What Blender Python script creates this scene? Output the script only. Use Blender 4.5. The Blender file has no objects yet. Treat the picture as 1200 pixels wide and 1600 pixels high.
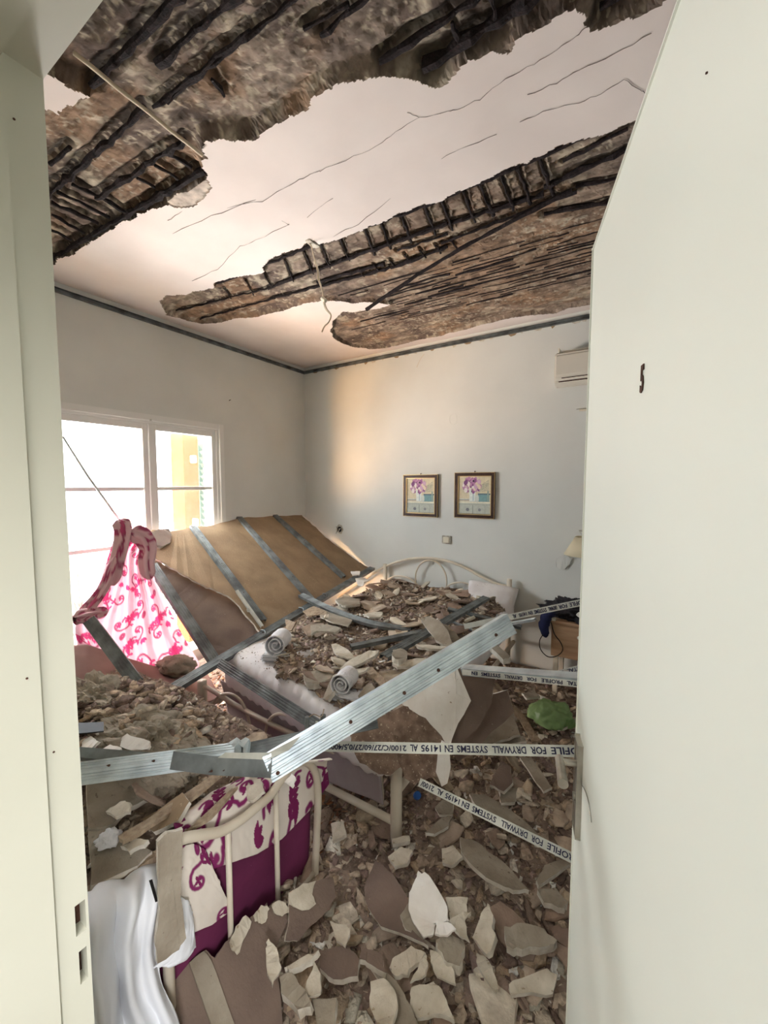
import bpy, bmesh, math, random
import numpy as np
from mathutils import Vector, Matrix, Euler

C = bpy.context.scene.collection
PI = math.pi
# ---------------------------------------------------------------- camera (standing in the hallway at the open door)
F, YAW, PIT, H = 629.35, 0.55862, 0.06913, 1.55
cd = bpy.data.cameras.new('camera'); cam = bpy.data.objects.new('camera', cd); C.objects.link(cam)
cd.sensor_fit = 'HORIZONTAL'; cd.sensor_width = 36; cd.lens = F * 36 / 1200; cd.clip_start = 0.02; cd.clip_end = 300
cam.location = (0, 0, H); cam.rotation_euler = (PI / 2 - PIT, 0, YAW)
bpy.context.scene.camera = cam
# ---------------------------------------------------------------- sky, lamps, exposure
world = bpy.data.worlds.new('sky'); bpy.context.scene.world = world; world.use_nodes = True
wn = world.node_tree.nodes; wl = world.node_tree.links
bg = wn['Background']; bg.inputs['Color'].default_value = (0.93, 0.96, 1.0, 1); bg.inputs['Strength'].default_value = 5.0
vs = bpy.context.scene.view_settings
vs.view_transform = 'Standard'; vs.look = 'None'; vs.gamma = 1; vs.use_curve_mapping = False; vs.exposure = 0.72

def lamp(name, kind, loc, target, energy, color, **kw):
    l = bpy.data.lights.new(name, kind); l.energy = energy; l.color = color
    for k, v in kw.items(): setattr(l, k, v)
    o = bpy.data.objects.new(name, l); C.objects.link(o); o.location = loc
    o.rotation_euler = (Vector(target) - Vector(loc)).to_track_quat('-Z', 'Y').to_euler()
    return o
# daylight entering through the balcony door
wp = lamp('window_portal', 'AREA', (-3.40, 1.63, 1.03), (-1.0, 1.63, 1.03), 1, (1, 1, 1), shape='RECTANGLE', size=1.26, size_y=2.05)
wp.data.cycles.is_portal = True          # only guides the sampling of the sky through the glass door
lamp('window_daylight', 'AREA', (-3.55, 1.63, 1.55), (-1.0, 1.8, 1.15), 98, (0.86, 0.94, 1.0), shape='RECTANGLE', size=1.25, size_y=1.5)
lamp('terrace_bounce', 'AREA', (-4.9, 1.2, 0.5), (-0.6, 1.9, 2.8), 250, (1.0, 0.90, 0.82), shape='RECTANGLE', size=2.0, size_y=1.0)
# low evening sun thrown back off the terrace, warm, coming up through the glass
lamp('terrace_glow', 'AREA', (-4.0, 0.15, 0.75), (-0.9, 3.3, 2.3), 165, (1.0, 0.52, 0.17), shape='DISK', size=0.8)
# hallway light behind the photographer, plus unseen fill lamps added beside it
lamp('hallway_lamp', 'AREA', (-0.75, -1.5, 2.2), (-0.1, 0.9, 1.3), 7.4, (1.0, 0.975, 0.90), shape='RECTANGLE', size=1.4, size_y=1.0)
lamp('hallway_fill', 'AREA', (-1.1, -0.9, 1.2), (0.3, 0.6, 1.0), 4.3, (0.93, 0.98, 1.0), shape='RECTANGLE', size=0.9, size_y=1.3)  # added fill from the hallway's left, no window is built there
lamp('hallway_down_fill', 'AREA', (-0.27, -0.40, 2.02), (-0.72, 0.72, 0.15), 1.3, (1.0, 0.97, 0.94), shape='DISK', size=0.4, spread=1.3)  # unseen fill added to brighten the foreground rubble and cloth

lamp('hallway_side_fill', 'AREA', (0.95, -0.72, 1.5), (-1.0, 0.5, 0.4), 4.2, (0.98, 0.98, 1.0), shape='RECTANGLE', size=0.6, size_y=0.6, spread=1.2)  # unseen fill added to reach the white sheet through the doorway

# ---------------------------------------------------------------- measuring helpers: sight lines met with real planes
_cy, _sy = math.cos(YAW), math.sin(YAW)
_f = Vector((-_sy, _cy, 0)); R_ = Vector((_cy, _sy, 0)); _u = Vector((0, 0, 1))
W_ = _f * math.cos(PIT) - _u * math.sin(PIT); U_ = _u * math.cos(PIT) + _f * math.sin(PIT)
EYE = Vector((0, 0, H))
def ray(x, y): return W_ + R_ * ((x - 600) / F) - U_ * ((y - 800) / F)
def PD(x, y, d): return EYE + ray(x, y) * d
def PZ(x, y, z): d = ray(x, y); return EYE + d * ((z - H) / d.z)
def PX(x, y, X): d = ray(x, y); return EYE + d * (X / d.x)
def PY(x, y, Y): d = ray(x, y); return EYE + d * (Y / d.y)
def PN(x, y, p0, n):
    d = ray(x, y); return EYE + d * ((Vector(p0) - EYE).dot(n) / d.dot(n))

def zfor(q, ypix):
    """height at which a point above/below q is seen on image row ypix"""
    v = Vector((q.x, q.y, 0)); k = (800 - ypix) / F
    return H + (k * v.dot(W_) - v.dot(U_)) / (U_.z - k * W_.z)
def lin(r, g=None, b=None):
    if g is None: r, g, b = r
    return tuple(((c / 255) / 12.92 if c / 255 < 0.04045 else ((c / 255 + 0.055) / 1.055) ** 2.4) for c in (r, g, b))

# ---------------------------------------------------------------- materials
def br(c, k): return tuple(min(.9, v * k) for v in c)
def mat(name, c1, c2=None, rough=0.8, scale=8.0, bump=0.0, bscale=60.0, metal=0.0, rnd=None, attr=None, transl=0.0, detail=6, alpha=None, spec=0.3, stretch=None, speck=None):
    m = bpy.data.materials.new(name); m.use_nodes = True
    n, l = m.node_tree.nodes, m.node_tree.links
    b = n['Principled BSDF']; b.inputs['Roughness'].default_value = rough; b.inputs['Metallic'].default_value = metal
    b.inputs['Specular IOR Level'].default_value = spec
    tc = n.new('ShaderNodeTexCoord'); src = tc.outputs['Object']
    if stretch:
        mp = n.new('ShaderNodeMapping'); mp.inputs['Scale'].default_value = stretch; l.new(src, mp.inputs['Vector']); src = mp.outputs[0]
    col = None
    if attr:
        a = n.new('ShaderNodeAttribute'); a.attribute_name = attr; col = a.outputs['Color']
        if c2 is not None:
            nz = n.new('ShaderNodeTexNoise'); nz.inputs['Scale'].default_value = scale; nz.inputs['Detail'].default_value = detail; l.new(src, nz.inputs['Vector'])
            mr = n.new('ShaderNodeMapRange'); mr.inputs['From Min'].default_value = 0.3; mr.inputs['From Max'].default_value = 0.7
            mr.inputs['To Min'].default_value = c1; mr.inputs['To Max'].default_value = c2; l.new(nz.outputs['Fac'], mr.inputs['Value'])
            vm = n.new('ShaderNodeVectorMath'); vm.operation = 'SCALE'; l.new(col, vm.inputs[0]); l.new(mr.outputs[0], vm.inputs['Scale']); col = vm.outputs[0]
    else:
        base = None
        if rnd:
            oi = n.new('ShaderNodeObjectInfo'); base = oi.outputs['Color']      # each loose piece carries its own colour
        if c2 is not None:
            nz = n.new('ShaderNodeTexNoise'); nz.inputs['Scale'].default_value = scale; nz.inputs['Detail'].default_value = detail; l.new(src, nz.inputs['Vector'])
            mr = n.new('ShaderNodeMapRange'); mr.inputs['From Min'].default_value = 0.35; mr.inputs['From Max'].default_value = 0.65; l.new(nz.outputs['Fac'], mr.inputs['Value'])
            mx = n.new('ShaderNodeMix'); mx.data_type = 'RGBA'; l.new(mr.outputs[0], mx.inputs['Factor'])
            if base is not None: l.new(base, mx.inputs['A'])
            else: mx.inputs['A'].default_value = (*c1, 1)
            mx.inputs['B'].default_value = (*c2, 1); col = mx.outputs['Result']
            if base is not None:
                mr.inputs['To Max'].default_value = 0.55
        elif base is not None: col = base
    if speck:
        nz2 = n.new('ShaderNodeTexNoise'); nz2.inputs['Scale'].default_value = speck[0]; nz2.inputs['Detail'].default_value = 3; l.new(src, nz2.inputs['Vector'])
        m2 = n.new('ShaderNodeMapRange'); m2.inputs['From Min'].default_value = speck[1]; m2.inputs['From Max'].default_value = speck[1] + 0.05; l.new(nz2.outputs['Fac'], m2.inputs['Value'])
        mx2 = n.new('ShaderNodeMix'); mx2.data_type = 'RGBA'; l.new(m2.outputs[0], mx2.inputs['Factor'])
        if col is None: mx2.inputs['A'].default_value = (*c1, 1)
        else: l.new(col, mx2.inputs['A'])
        mx2.inputs['B'].default_value = (*speck[2], 1); col = mx2.outputs['Result']
    if col is None: b.inputs['Base Color'].default_value = (*c1, 1)
    else: l.new(col, b.inputs['Base Color'])
    if bump:
        nb = n.new('ShaderNodeTexNoise'); nb.inputs['Scale'].default_value = bscale; nb.inputs['Detail'].default_value = 5; l.new(src, nb.inputs['Vector'])
        bp = n.new('ShaderNodeBump'); bp.inputs['Strength'].default_value = bump; bp.inputs['Distance'].default_value = 0.01
        l.new(nb.outputs['Fac'], bp.inputs['Height']); l.new(bp.outputs[0], b.inputs['Normal'])
    if transl:
        out = n['Material Output']; tr = n.new('ShaderNodeBsdfTranslucent'); ms = n.new('ShaderNodeMixShader'); ms.inputs[0].default_value = transl
        if col is not None: l.new(col, tr.inputs['Color'])
        else: tr.inputs['Color'].default_value = (*c1, 1)
        l.new(b.outputs[0], ms.inputs[1]); l.new(tr.outputs[0], ms.inputs[2]); l.new(ms.outputs[0], out.inputs['Surface'])
    if alpha is not None: b.inputs['Alpha'].default_value = alpha
    return m

M = {}
M['wall'] = mat('wall_paint', lin(218, 219, 214), lin(211, 212, 207), rough=0.75, scale=2.5, bump=0.08, bscale=25)
M['plaster'] = mat('ceiling_plaster', lin(233, 222, 216), lin(222, 210, 204), rough=0.8, scale=2.2, bump=0.12, bscale=9)
M['concrete'] = mat('bare_concrete', 0.6, 1.35, rough=0.95, scale=22, bump=0.45, bscale=45, attr='Col', speck=(26, 0.66, lin(150, 138, 120)))
M['rebar'] = mat('rusted_rebar', lin(46, 36, 36), lin(26, 20, 22), rough=0.9, scale=60, bump=0.6, bscale=150)
M['crack'] = mat('crack_shadow', lin(110, 98, 92), rough=1)
M['door'] = mat('door_paint', lin(228, 229, 217), lin(223, 225, 213), rough=0.42, scale=1.5, bump=0.05, bscale=6, spec=0.4)
M['jamb'] = mat('jamb_paint', lin(202, 201, 186), lin(196, 195, 179), rough=0.45, scale=3, bump=0.06, bscale=12, spec=0.4)
M['hole'] = mat('raw_wood_in_mortise', lin(88, 60, 48), lin(50, 34, 30), rough=0.9, scale=60)
M['frame'] = mat('white_pvc_frame', lin(226, 226, 222), rough=0.4)
M['galv'] = mat('galvanised_steel', lin(214, 224, 228), lin(176, 186, 192), rough=0.45, metal=0.85, scale=14, stretch=(1, 1, 1), bump=0.12, bscale=40)
M['galv_dull'] = mat('dull_galvanised_steel', lin(136, 142, 142), lin(92, 94, 94), rough=0.55, metal=0.6, scale=12, bump=0.15, bscale=40)
M['galv_light'] = mat('pale_galvanised_steel', lin(190, 190, 180), lin(160, 160, 150), rough=0.5, metal=0.25, scale=16, bump=0.1, bscale=40)
M['ink'] = mat('dark_print', lin(34, 34, 60), rough=0.8)
M['paper'] = mat('brown_board_paper', lin(158, 134, 106), lin(140, 118, 93), rough=0.95, scale=7, bump=0.25, bscale=120, speck=(90, 0.68, lin(178, 156, 126)))
M['paper_dark'] = mat('dark_board_paper', lin(124, 106, 94), lin(106, 90, 81), rough=0.95, scale=6, bump=0.25, bscale=120, speck=(60, 0.73, lin(170, 160, 150)))
M['paper_speck'] = mat('speckled_fibre_board', lin(150, 128, 112), lin(116, 95, 82), rough=0.98, scale=30, bump=0.5, bscale=160, speck=(110, 0.63, lin(186, 168, 146)))
M['gyp_edge'] = mat('gypsum_core', lin(214, 208, 196), lin(186, 176, 160), rough=0.95, scale=30, bump=0.4)
M['slab'] = mat('dusty_grey_board', lin(158, 148, 132), lin(132, 120, 104), rough=0.98, scale=9, bump=0.5, bscale=60, speck=(50, 0.68, lin(110, 96, 84)))
SH = [lin(150, 134, 118), lin(168, 152, 134), lin(134, 116, 102), lin(178, 164, 146), lin(122, 104, 92), lin(158, 142, 120), lin(196, 186, 168), lin(142, 120, 104)]
SH = [br(c, 1.4) for c in SH]
M['shard'] = mat('broken_render', None, lin(116, 98, 84), rough=0.97, scale=22, bump=0.8, bscale=55, rnd=SH)
M['shard_pale'] = mat('painted_plaster_flake', lin(206, 197, 180), lin(168, 156, 136), rough=0.9, scale=12, bump=0.4, bscale=60, speck=(70, 0.66, lin(150, 134, 112)))
M['shard_white'] = mat('white_plaster_flake', lin(238, 234, 228), lin(222, 214, 204), rough=0.85, scale=8, bump=0.3, bscale=50, speck=(60, 0.71, lin(168, 152, 132)))
M['fines'] = mat('rubble_fines', 0.7, 1.3, rough=1.0, scale=40, bump=0.9, bscale=90, attr='Col')
M['dirt'] = mat('rubble_dust', lin(146, 127, 112), lin(114, 97, 86), rough=1.0, scale=10, bump=1.0, bscale=60, speck=(80, 0.62, lin(160, 144, 126)))
M['floor'] = mat('terracotta_floor', lin(150, 112, 96), lin(132, 98, 84), rough=0.7, scale=6)
M['cream'] = mat('cream_enamel_tube', lin(218, 208, 190), lin(204, 192, 172), rough=0.45, scale=6, spec=0.45)
M['sheet'] = mat('white_bed_linen', lin(228, 224, 222), lin(210, 203, 201), rough=0.95, scale=6, bump=0.3, bscale=24, speck=(70, 0.69, lin(150, 128, 112)))
M['linen'] = mat('grey_mauve_linen', lin(176, 166, 168), lin(160, 148, 150), rough=0.95, scale=5, bump=0.2, bscale=20)
M['white_cloth'] = mat('white_cotton', lin(236, 237, 240), lin(224, 226, 231), rough=0.9, scale=4, bump=0.1, bscale=14)
M['towel'] = mat('terry_towel', lin(228, 227, 228), lin(214, 211, 212), rough=1.0, scale=12, bump=0.5, bscale=160)
M['plum'] = mat('plum_sheet', lin(114, 44, 82), lin(96, 34, 68), rough=0.85, scale=5, bump=0.2, bscale=16, speck=(120, 0.74, lin(190, 160, 170)))
M['floral'] = mat('floral_fabric', 0.94, 1.03, rough=0.9, scale=9, attr='Col', bump=0.12, bscale=30)
M['curtain'] = mat('floral_curtain', 0.95, 1.02, rough=0.9, scale=9, attr='Col', transl=0.26)
M['blanket'] = mat('dusty_pink_blanket', lin(176, 142, 134), lin(152, 120, 112), rough=0.95, scale=4, bump=0.2, bscale=18)
M['bolster'] = M['blanket']
M['canvas'] = mat('printed_canvas', 0.9, 1.08, rough=0.7, scale=60, attr='Col')
M['frame_dark'] = mat('dark_walnut_frame', lin(74, 50, 40), lin(52, 34, 28), rough=0.4, scale=20)
M['gold'] = mat('gilt_edge', lin(206, 180, 132), rough=0.35, metal=0.6)
M['plastic'] = mat('ivory_plastic', lin(220, 212, 192), rough=0.4)
M['acw'] = mat('white_plastic', lin(214, 206, 192), rough=0.45)
M['black'] = mat('black_plastic', lin(24, 22, 22), rough=0.6)
M['shade'] = mat('cream_lampshade', lin(226, 214, 184), rough=0.8, transl=0.25)
M['glass'] = mat('clear_glass', (0.9, 0.95, 0.95), rough=0.05, alpha=0.12, spec=0.5)
M['wood'] = mat('light_birch', lin(190, 156, 124), lin(172, 138, 108), rough=0.6, scale=5, stretch=(1, 1, 8))
M['timber'] = mat('weathered_strip', lin(168, 150, 126), lin(138, 118, 98), rough=0.9, scale=14, stretch=(4, 4, 1), bump=0.4)
M['dark_cloth'] = mat('charcoal_fabric', lin(58, 54, 56), lin(34, 32, 36), rough=0.95, scale=20, bump=0.7, bscale=50)
M['navy'] = mat('navy_fabric', lin(44, 48, 84), lin(30, 32, 58), rough=0.95, scale=14, bump=0.4)
M['green'] = mat('green_plastic_bag', lin(150, 178, 122), lin(130, 160, 104), rough=0.4, scale=9, bump=0.25, bscale=14, transl=0.35)
M['blue'] = mat('blue_plastic', lin(40, 90, 160), rough=0.4)
M['cable'] = mat('cream_cable', lin(196, 180, 156), rough=0.6)
M['steel'] = mat('satin_nickel', lin(196, 194, 184), lin(160, 156, 146), rough=0.32, metal=0.9, scale=20)
M['orange'] = mat('orange_render', lin(196, 84, 30), rough=0.9)
M['shutter'] = mat('dark_green_shutter', lin(58, 84, 74), rough=0.6)
M['terrace'] = mat('terrace_tile', lin(236, 228, 214), rough=0.8)
M['hill'] = mat('hazy_hill', lin(225, 228, 232), rough=1)
M['rail'] = mat('iron_railing', lin(120, 116, 108), rough=0.6)
M['bush'] = mat('dry_shrub', lin(190, 200, 150), rough=1)
M['mortar'] = mat('patch', lin(196, 190, 176), lin(150, 142, 130), rough=0.95, scale=40)

# ---------------------------------------------------------------- object helpers
def tag(o, label=None, cat=None, group=None, kind=None):
    if label: o['label'] = label
    if cat: o['category'] = cat
    if group: o['group'] = group
    if kind: o['kind'] = kind
    return o
def empty(name, loc, label, cat, group=None, kind=None):
    o = bpy.data.objects.new(name, None); C.objects.link(o); o.location = loc; o.empty_display_size = 0.05
    return tag(o, label, cat, group, kind)
def link(name, me, m, parent=None, smooth=False):
    o = bpy.data.objects.new(name, me); C.objects.link(o)
    if m is not None and len(me.materials) == 0: me.materials.append(m)
    if smooth:
        for p in me.polygons: p.use_smooth = True
    if parent is not None: o.parent = parent
    return o
def wpos(o):
    v = Vector((0, 0, 0))
    while o is not None: v += o.location; o = o.parent
    return v
def part(name, bm, m, parent=None, smooth=False, base=None):
    """bm is in world coordinates; the mesh is stored relative to its parent or to its own base point"""
    me = bpy.data.meshes.new(name)
    off = wpos(parent) if parent is not None else (Vector(base) if base is not None else None)
    if off is None:
        zs = [v.co for v in bm.verts]
        c = sum(zs, Vector()) / max(1, len(zs)); off = Vector((c.x, c.y, min(v.z for v in zs)))
    bmesh.ops.translate(bm, verts=bm.verts, vec=-off)
    bm.normal_update(); bm.to_mesh(me); bm.free()
    o = link(name, me, m, parent, smooth)
    if parent is None: o.location = off
    return o
def box(bm, x0, x1, y0, y1, z0, z1, bev=0.0):
    r = bmesh.ops.create_cube(bm, size=1)
    for v in r['verts']:
        v.co = Vector(((x0 + x1) / 2 + v.co.x * (x1 - x0), (y0 + y1) / 2 + v.co.y * (y1 - y0), (z0 + z1) / 2 + v.co.z * (z1 - z0)))
    if bev:
        es = list({e for v in r['verts'] for e in v.link_edges})
        bmesh.ops.bevel(bm, geom=es, offset=bev, segments=2, affect='EDGES')
    return bm
def B(): return bmesh.new()
def frames(pts, closed=False):
    n = len(pts); out = []
    up = None
    for i in range(n):
        a = pts[i - 1] if (i > 0 or closed) else pts[i]; b = pts[(i + 1) % n] if (i < n - 1 or closed) else pts[i]
        t = (b - a).normalized()
        if up is None:
            up = Vector((0, 0, 1)) if abs(t.z) < 0.9 else Vector((1, 0, 0))
        s = t.cross(up).normalized(); up = s.cross(t).normalized()
        out.append((t, s, up))
    return out
def tube(bm, pts, r, seg=8, closed=False, cap=True, jit=0.0, rng=random):
    pts = [Vector(p) for p in pts]; fr = frames(pts, closed); rings = []
    for i, p in enumerate(pts):
        rr = r[i] if isinstance(r, (list, tuple)) else r
        t, s, u = fr[i]
        rings.append([bm.verts.new(p + (s * math.cos(2 * PI * k / seg) + u * math.sin(2 * PI * k / seg)) * rr * (1 + rng.uniform(-jit, jit))) for k in range(seg)])
    m = len(rings)
    for i in range(m if closed else m - 1):
        a, b = rings[i], rings[(i + 1) % m]
        for k in range(seg): bm.faces.new((a[k], a[(k + 1) % seg], b[(k + 1) % seg], b[k]))
    if cap and not closed:
        bm.faces.new(rings[0][::-1]); bm.faces.new(rings[-1])
    return bm
def smooth_path(pts, n=6):
    pts = [Vector(p) for p in pts]; out = []
    for i in range(len(pts) - 1):
        p0 = pts[max(i - 1, 0)]; p1 = pts[i]; p2 = pts[i + 1]; p3 = pts[min(i + 2, len(pts) - 1)]
        for k in range(n):
            t = k / n
            out.append(0.5 * ((2 * p1) + (p2 - p0) * t + (2 * p0 - 5 * p1 + 4 * p2 - p3) * t * t + (3 * p1 - p0 - 3 * p2 + p3) * t ** 3))
    out.append(pts[-1]); return out
def slab(bm, pts, th, n=None, jag=0.0, sub=0, rng=random):
    """a broken sheet: outline pts (3D, roughly planar), thickness th against normal n, ragged edge"""
    pts = [Vector(p) for p in pts]
    if n is None:
        n = Vector((0, 0, 0))
        for i in range(len(pts)):
            a, b = pts[i], pts[(i + 1) % len(pts)]; n += a.cross(b)
        n.normalize()
        if n.dot(EYE - pts[0]) < 0: n = -n
    if sub:
        q = []
        for i in range(len(pts)):
            a, b = pts[i], pts[(i + 1) % len(pts)]
            for k in range(sub):
                p = a.lerp(b, k / sub)
                if k: p = p + Vector((rng.uniform(-1, 1), rng.uniform(-1, 1), rng.uniform(-1, 1))) * jag
                q.append(p)
        pts = q
    top = [bm.verts.new(p) for p in pts]
    bot = [bm.verts.new(p - n * th + Vector((rng.uniform(-1, 1), rng.uniform(-1, 1), 0)) * jag * 0.6) for p in pts]
    k = len(pts); fs = []
    f = bm.faces.new(top); g = bm.faces.new(bot[::-1])
    for i in range(k): fs.append(bm.faces.new((top[i], bot[i], bot[(i + 1) % k], top[(i + 1) % k])))
    bmesh.ops.triangulate(bm, faces=[f, g])
    bmesh.ops.recalc_face_normals(bm, faces=bm.faces[:])
    return bm
def slab2(name, pts, th, mtop, medge, parent=None, n=None, jag=0.0, sub=0, rng=random):
    """slab with a second material on its broken edge"""
    bm = B(); slab(bm, pts, th, n, jag, sub, rng); bm.normal_update()
    nn = n
    if nn is None:
        nn = Vector((0, 0, 0))
        P_ = [Vector(p) for p in pts]
        for i in range(len(P_)): nn += P_[i].cross(P_[(i + 1) % len(P_)])
        nn.normalize()
    for f in bm.faces:
        if abs(f.normal.dot(nn)) < 0.6: f.material_index = 1
    o = part(name, bm, None, parent); o.data.materials.append(mtop); o.data.materials.append(medge)
    return o
CD = [(-.030, 0), (-.0255, .0), (-.0235, -.0024), (-.0195, -.0024), (-.0175, 0), (-.012, 0), (-.010, -.0018), (-.007, -.0018), (-.005, 0), (.002, 0), (.004, -.0026), (.009, -.0026), (.011, 0), (.017, 0), (.0185, -.0018), (.0215, -.0018), (.023, 0), (.030, 0), (.030, -.027), (.022, -.027), (.022, -.0262), (.0292, -.0262), (.0292, -.0036), (-.0292, -.0036), (-.0292, -.0262), (-.022, -.0262), (-.022, -.027), (-.030, -.027)]
UD = [(-.014, 0), (.014, 0), (.014, -.027), (.013, -.027), (.013, -.001), (-.013, -.001), (-.013, -.027), (-.014, -.027)]
def extrude(bm, pts, sec, nrm, k=1.0):
    pts = [Vector(p) for p in pts]; rings = []
    for i, p in enumerate(pts):
        a = pts[max(i - 1, 0)]; b = pts[min(i + 1, len(pts) - 1)]
        t = (b - a).normalized(); nv = Vector(nrm[i] if isinstance(nrm, list) else nrm)
        s = t.cross(nv).normalized(); nn = s.cross(t).normalized()
        rings.append([bm.verts.new(p + s * (q[0] * k) + nn * (q[1] * k)) for q in sec])
    m = len(sec)
    for i in range(len(rings) - 1):
        for j in range(m): bm.faces.new((rings[i][j], rings[i][(j + 1) % m], rings[i + 1][(j + 1) % m], rings[i + 1][j]))
    bm.faces.new(rings[0][::-1]); bm.faces.new(rings[-1])
    bmesh.ops.recalc_face_normals(bm, faces=bm.faces[:])
    return bm
def grid_obj(name, V, mt, parent=None, colors=None, smooth=True, thick=0.0, keep=None):
    """V: array rows x cols x 3 in world coordinates"""
    nr, nc = V.shape[:2]; me = bpy.data.meshes.new(name)
    base = Vector((V[..., 0].mean(), V[..., 1].mean(), V[..., 2].min())) if parent is None else wpos(parent)
    vv = V.reshape(-1, 3) - np.array(base)
    idx = np.arange(nr * nc).reshape(nr, nc)
    q = np.stack([idx[:-1, :-1], idx[:-1, 1:], idx[1:, 1:], idx[1:, :-1]], -1).reshape(-1, 4)
    if keep is not None: q = q[(keep[:-1, :-1] & keep[:-1, 1:] & keep[1:, 1:] & keep[1:, :-1]).ravel()]
    me.vertices.add(len(vv)); me.vertices.foreach_set('co', vv.astype(np.float32).ravel())
    me.loops.add(q.size); me.loops.foreach_set('vertex_index', q.ravel().astype(np.int32))
    me.polygons.add(len(q)); me.polygons.foreach_set('loop_start', (np.arange(len(q)) * 4).astype(np.int32)); me.polygons.foreach_set('loop_total', np.full(len(q), 4, np.int32))
    me.polygons.foreach_set('use_smooth', np.full(len(q), smooth))
    me.update()
    if colors is not None:
        ca = me.color_attributes.new('Col', 'FLOAT_COLOR', 'POINT')
        cc = np.ones((nr * nc, 4), np.float32); cc[:, :3] = colors.reshape(-1, 3); ca.data.foreach_set('color', cc.ravel())
    o = link(name, me, mt, parent)
    if parent is None: o.location = base
    if thick:
        sm = o.modifiers.new('thickness', 'SOLIDIFY'); sm.thickness = thick
    return o
from mathutils import noise as mnoise
NR = np.random.RandomState(7)
_lat = NR.rand(256, 256)
def vnoise(x, y):
    x = np.asarray(x, float); y = np.asarray(y, float)
    xi = np.floor(x).astype(int); yi = np.floor(y).astype(int); fx = x - xi; fy = y - yi
    fx = fx * fx * (3 - 2 * fx); fy = fy * fy * (3 - 2 * fy)
    g = lambda a, b: _lat[a % 256, b % 256]
    return (g(xi, yi) * (1 - fx) + g(xi + 1, yi) * fx) * (1 - fy) + (g(xi, yi + 1) * (1 - fx) + g(xi + 1, yi + 1) * fx) * fy
def fbm(x, y, o=4):
    s = 0; a = 0.5
    for i in range(o): s = s + a * vnoise(x * 2 ** i + 17.3 * i, y * 2 ** i + 9.1 * i); a *= 0.5
    return s
def inpoly(x, y, poly):
    r = np.zeros(np.shape(x), bool); n = len(poly)
    for i in range(n):
        x0, y0 = poly[i]; x1, y1 = poly[(i + 1) % n]
        if y0 == y1: continue
        c = ((y0 > y) != (y1 > y)) & (x < (x1 - x0) * (y - y0) / (y1 - y0) + x0); r ^= c
    return r
XL, YB, XR, YF, ZC = -3.098, 3.321, 0.98, 0.232, 2.80
def seg_d(px, py, ax, ay, bx, by):
    dx, dy = bx - ax, by - ay; L = dx * dx + dy * dy + 1e-12
    t = np.clip(((px - ax) * dx + (py - ay) * dy) / L, 0, 1); return np.hypot(px - ax - t * dx, py - ay - t * dy)
# ---------------------------------------------------------------- the room shell
def struct(name, bm, m, parent=None, smooth=False):
    o = part(name, bm, m, parent, smooth)
    if parent is None: o['kind'] = 'structure'
    return o
WY0, WY1, WZ1 = 1.00, 2.262, 2.045       # balcony door opening in the left wall
bm = B()
box(bm, XL - .25, XL, YF - .2, WY0, -.1, 3.0); box(bm, XL - .25, XL, WY1, YB + .2, -.1, 3.0); box(bm, XL - .25, XL, WY0, WY1, WZ1, 3.0); box(bm, XL - .25, XL, WY0, WY1, -.1, 0.0)
struct('wall_left', bm, M['wall'])
bm = B(); box(bm, XL, XR + .2, YB, YB + .2, -.1, 3.0); struct('wall_back', bm, M['wall'])
bm = B(); box(bm, XR, XR + .2, YF - .2, YB, -.1, 3.0); struct('wall_right', bm, M['wall'])
bm = B(); box(bm, XL, -.70, .04, YF - .012, -.1, 3.0); box(bm, .15, XR, .04, YF - .012, -.1, 3.0); box(bm, -.70, .15, .04, YF - .012, 2.10, 3.0)
struct('wall_front', bm, M['jamb'])
bm = B(); box(bm, XL, XR, YF - .2, YB, -.12, 0.0); struct('floor', bm, M['floor'])
# hallway round the photographer
bm = B(); box(bm, -2.6, 1.6, -3.2, .04, -.12, 0); struct('floor', bm, M['floor'])
bm = B(); box(bm, -2.7, -2.6, -3.2, .04, -.1, 2.8); struct('wall_hallway_left', bm, M['jamb'])
bm = B(); box(bm, 1.6, 1.7, -3.2, .04, -.1, 2.8); struct('wall_hallway_right', bm, M['jamb'])
bm = B(); box(bm, -2.7, 1.7, -3.3, -3.2, -.1, 2.8); struct('wall_hallway_back', bm, M['jamb'])
bm = B(); box(bm, -2.7, 1.7, -3.3, .04, 2.8, 2.9); struct('ceiling', bm, M['jamb'])

# door frame (jambs and head), with the strike holes
JX = -.648
bm = B()
def holed_jamb(bm):
    # mortise holes seen in the photo, measured on the jamb face
    hs = []
    for cx, cy, hw, hh in ((126, 1434, 9.5, 17), (130.5, 1508, 7.5, 20)):
        a = PX(cx - hw, cy - hh, JX); b = PX(cx + hw, cy + hh, JX)
        hs.append((a.y, b.y, b.z, a.z))
    return hs
hs = holed_jamb(bm)
y0h = min(h[0] for h in hs); y1h = max(h[1] for h in hs)
zs = [0.0]
for h in sorted(hs, key=lambda q: q[2]):
    box(bm, JX - .05, JX, .192, YF, zs[-1], h[2]); box(bm, JX - .05, JX, .192, h[0], h[2], h[3]); box(bm, JX - .05, JX, h[1], YF, h[2], h[3])
    box(bm, JX - .05, JX - .022, h[0], h[1], h[2], h[3]); zs.append(h[3])
box(bm, JX - .05, JX, .192, YF, zs[-1], 2.055)
box(bm, JX - .05, JX + .006, .02, .192, 0, 2.055)
jl = struct('trim_1', bm, M['jamb'])
for h in hs:
    bm = B(); box(bm, JX - .0225, JX - .0205, h[0], h[1], h[2], h[3]); part('mortise', bm, M['hole'], jl)
bm = B()
box(bm, JX - .05, .155, .02, .19, 2.045, 2.11); box(bm, JX - .05, .155, .19, YF, 2.055, 2.11)
struct('trim_2', bm, M['jamb'])
bm = B(); box(bm, .105, .155, .02, YF, 0, 2.055); struct('trim_3', bm, M['jamb'])
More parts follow.
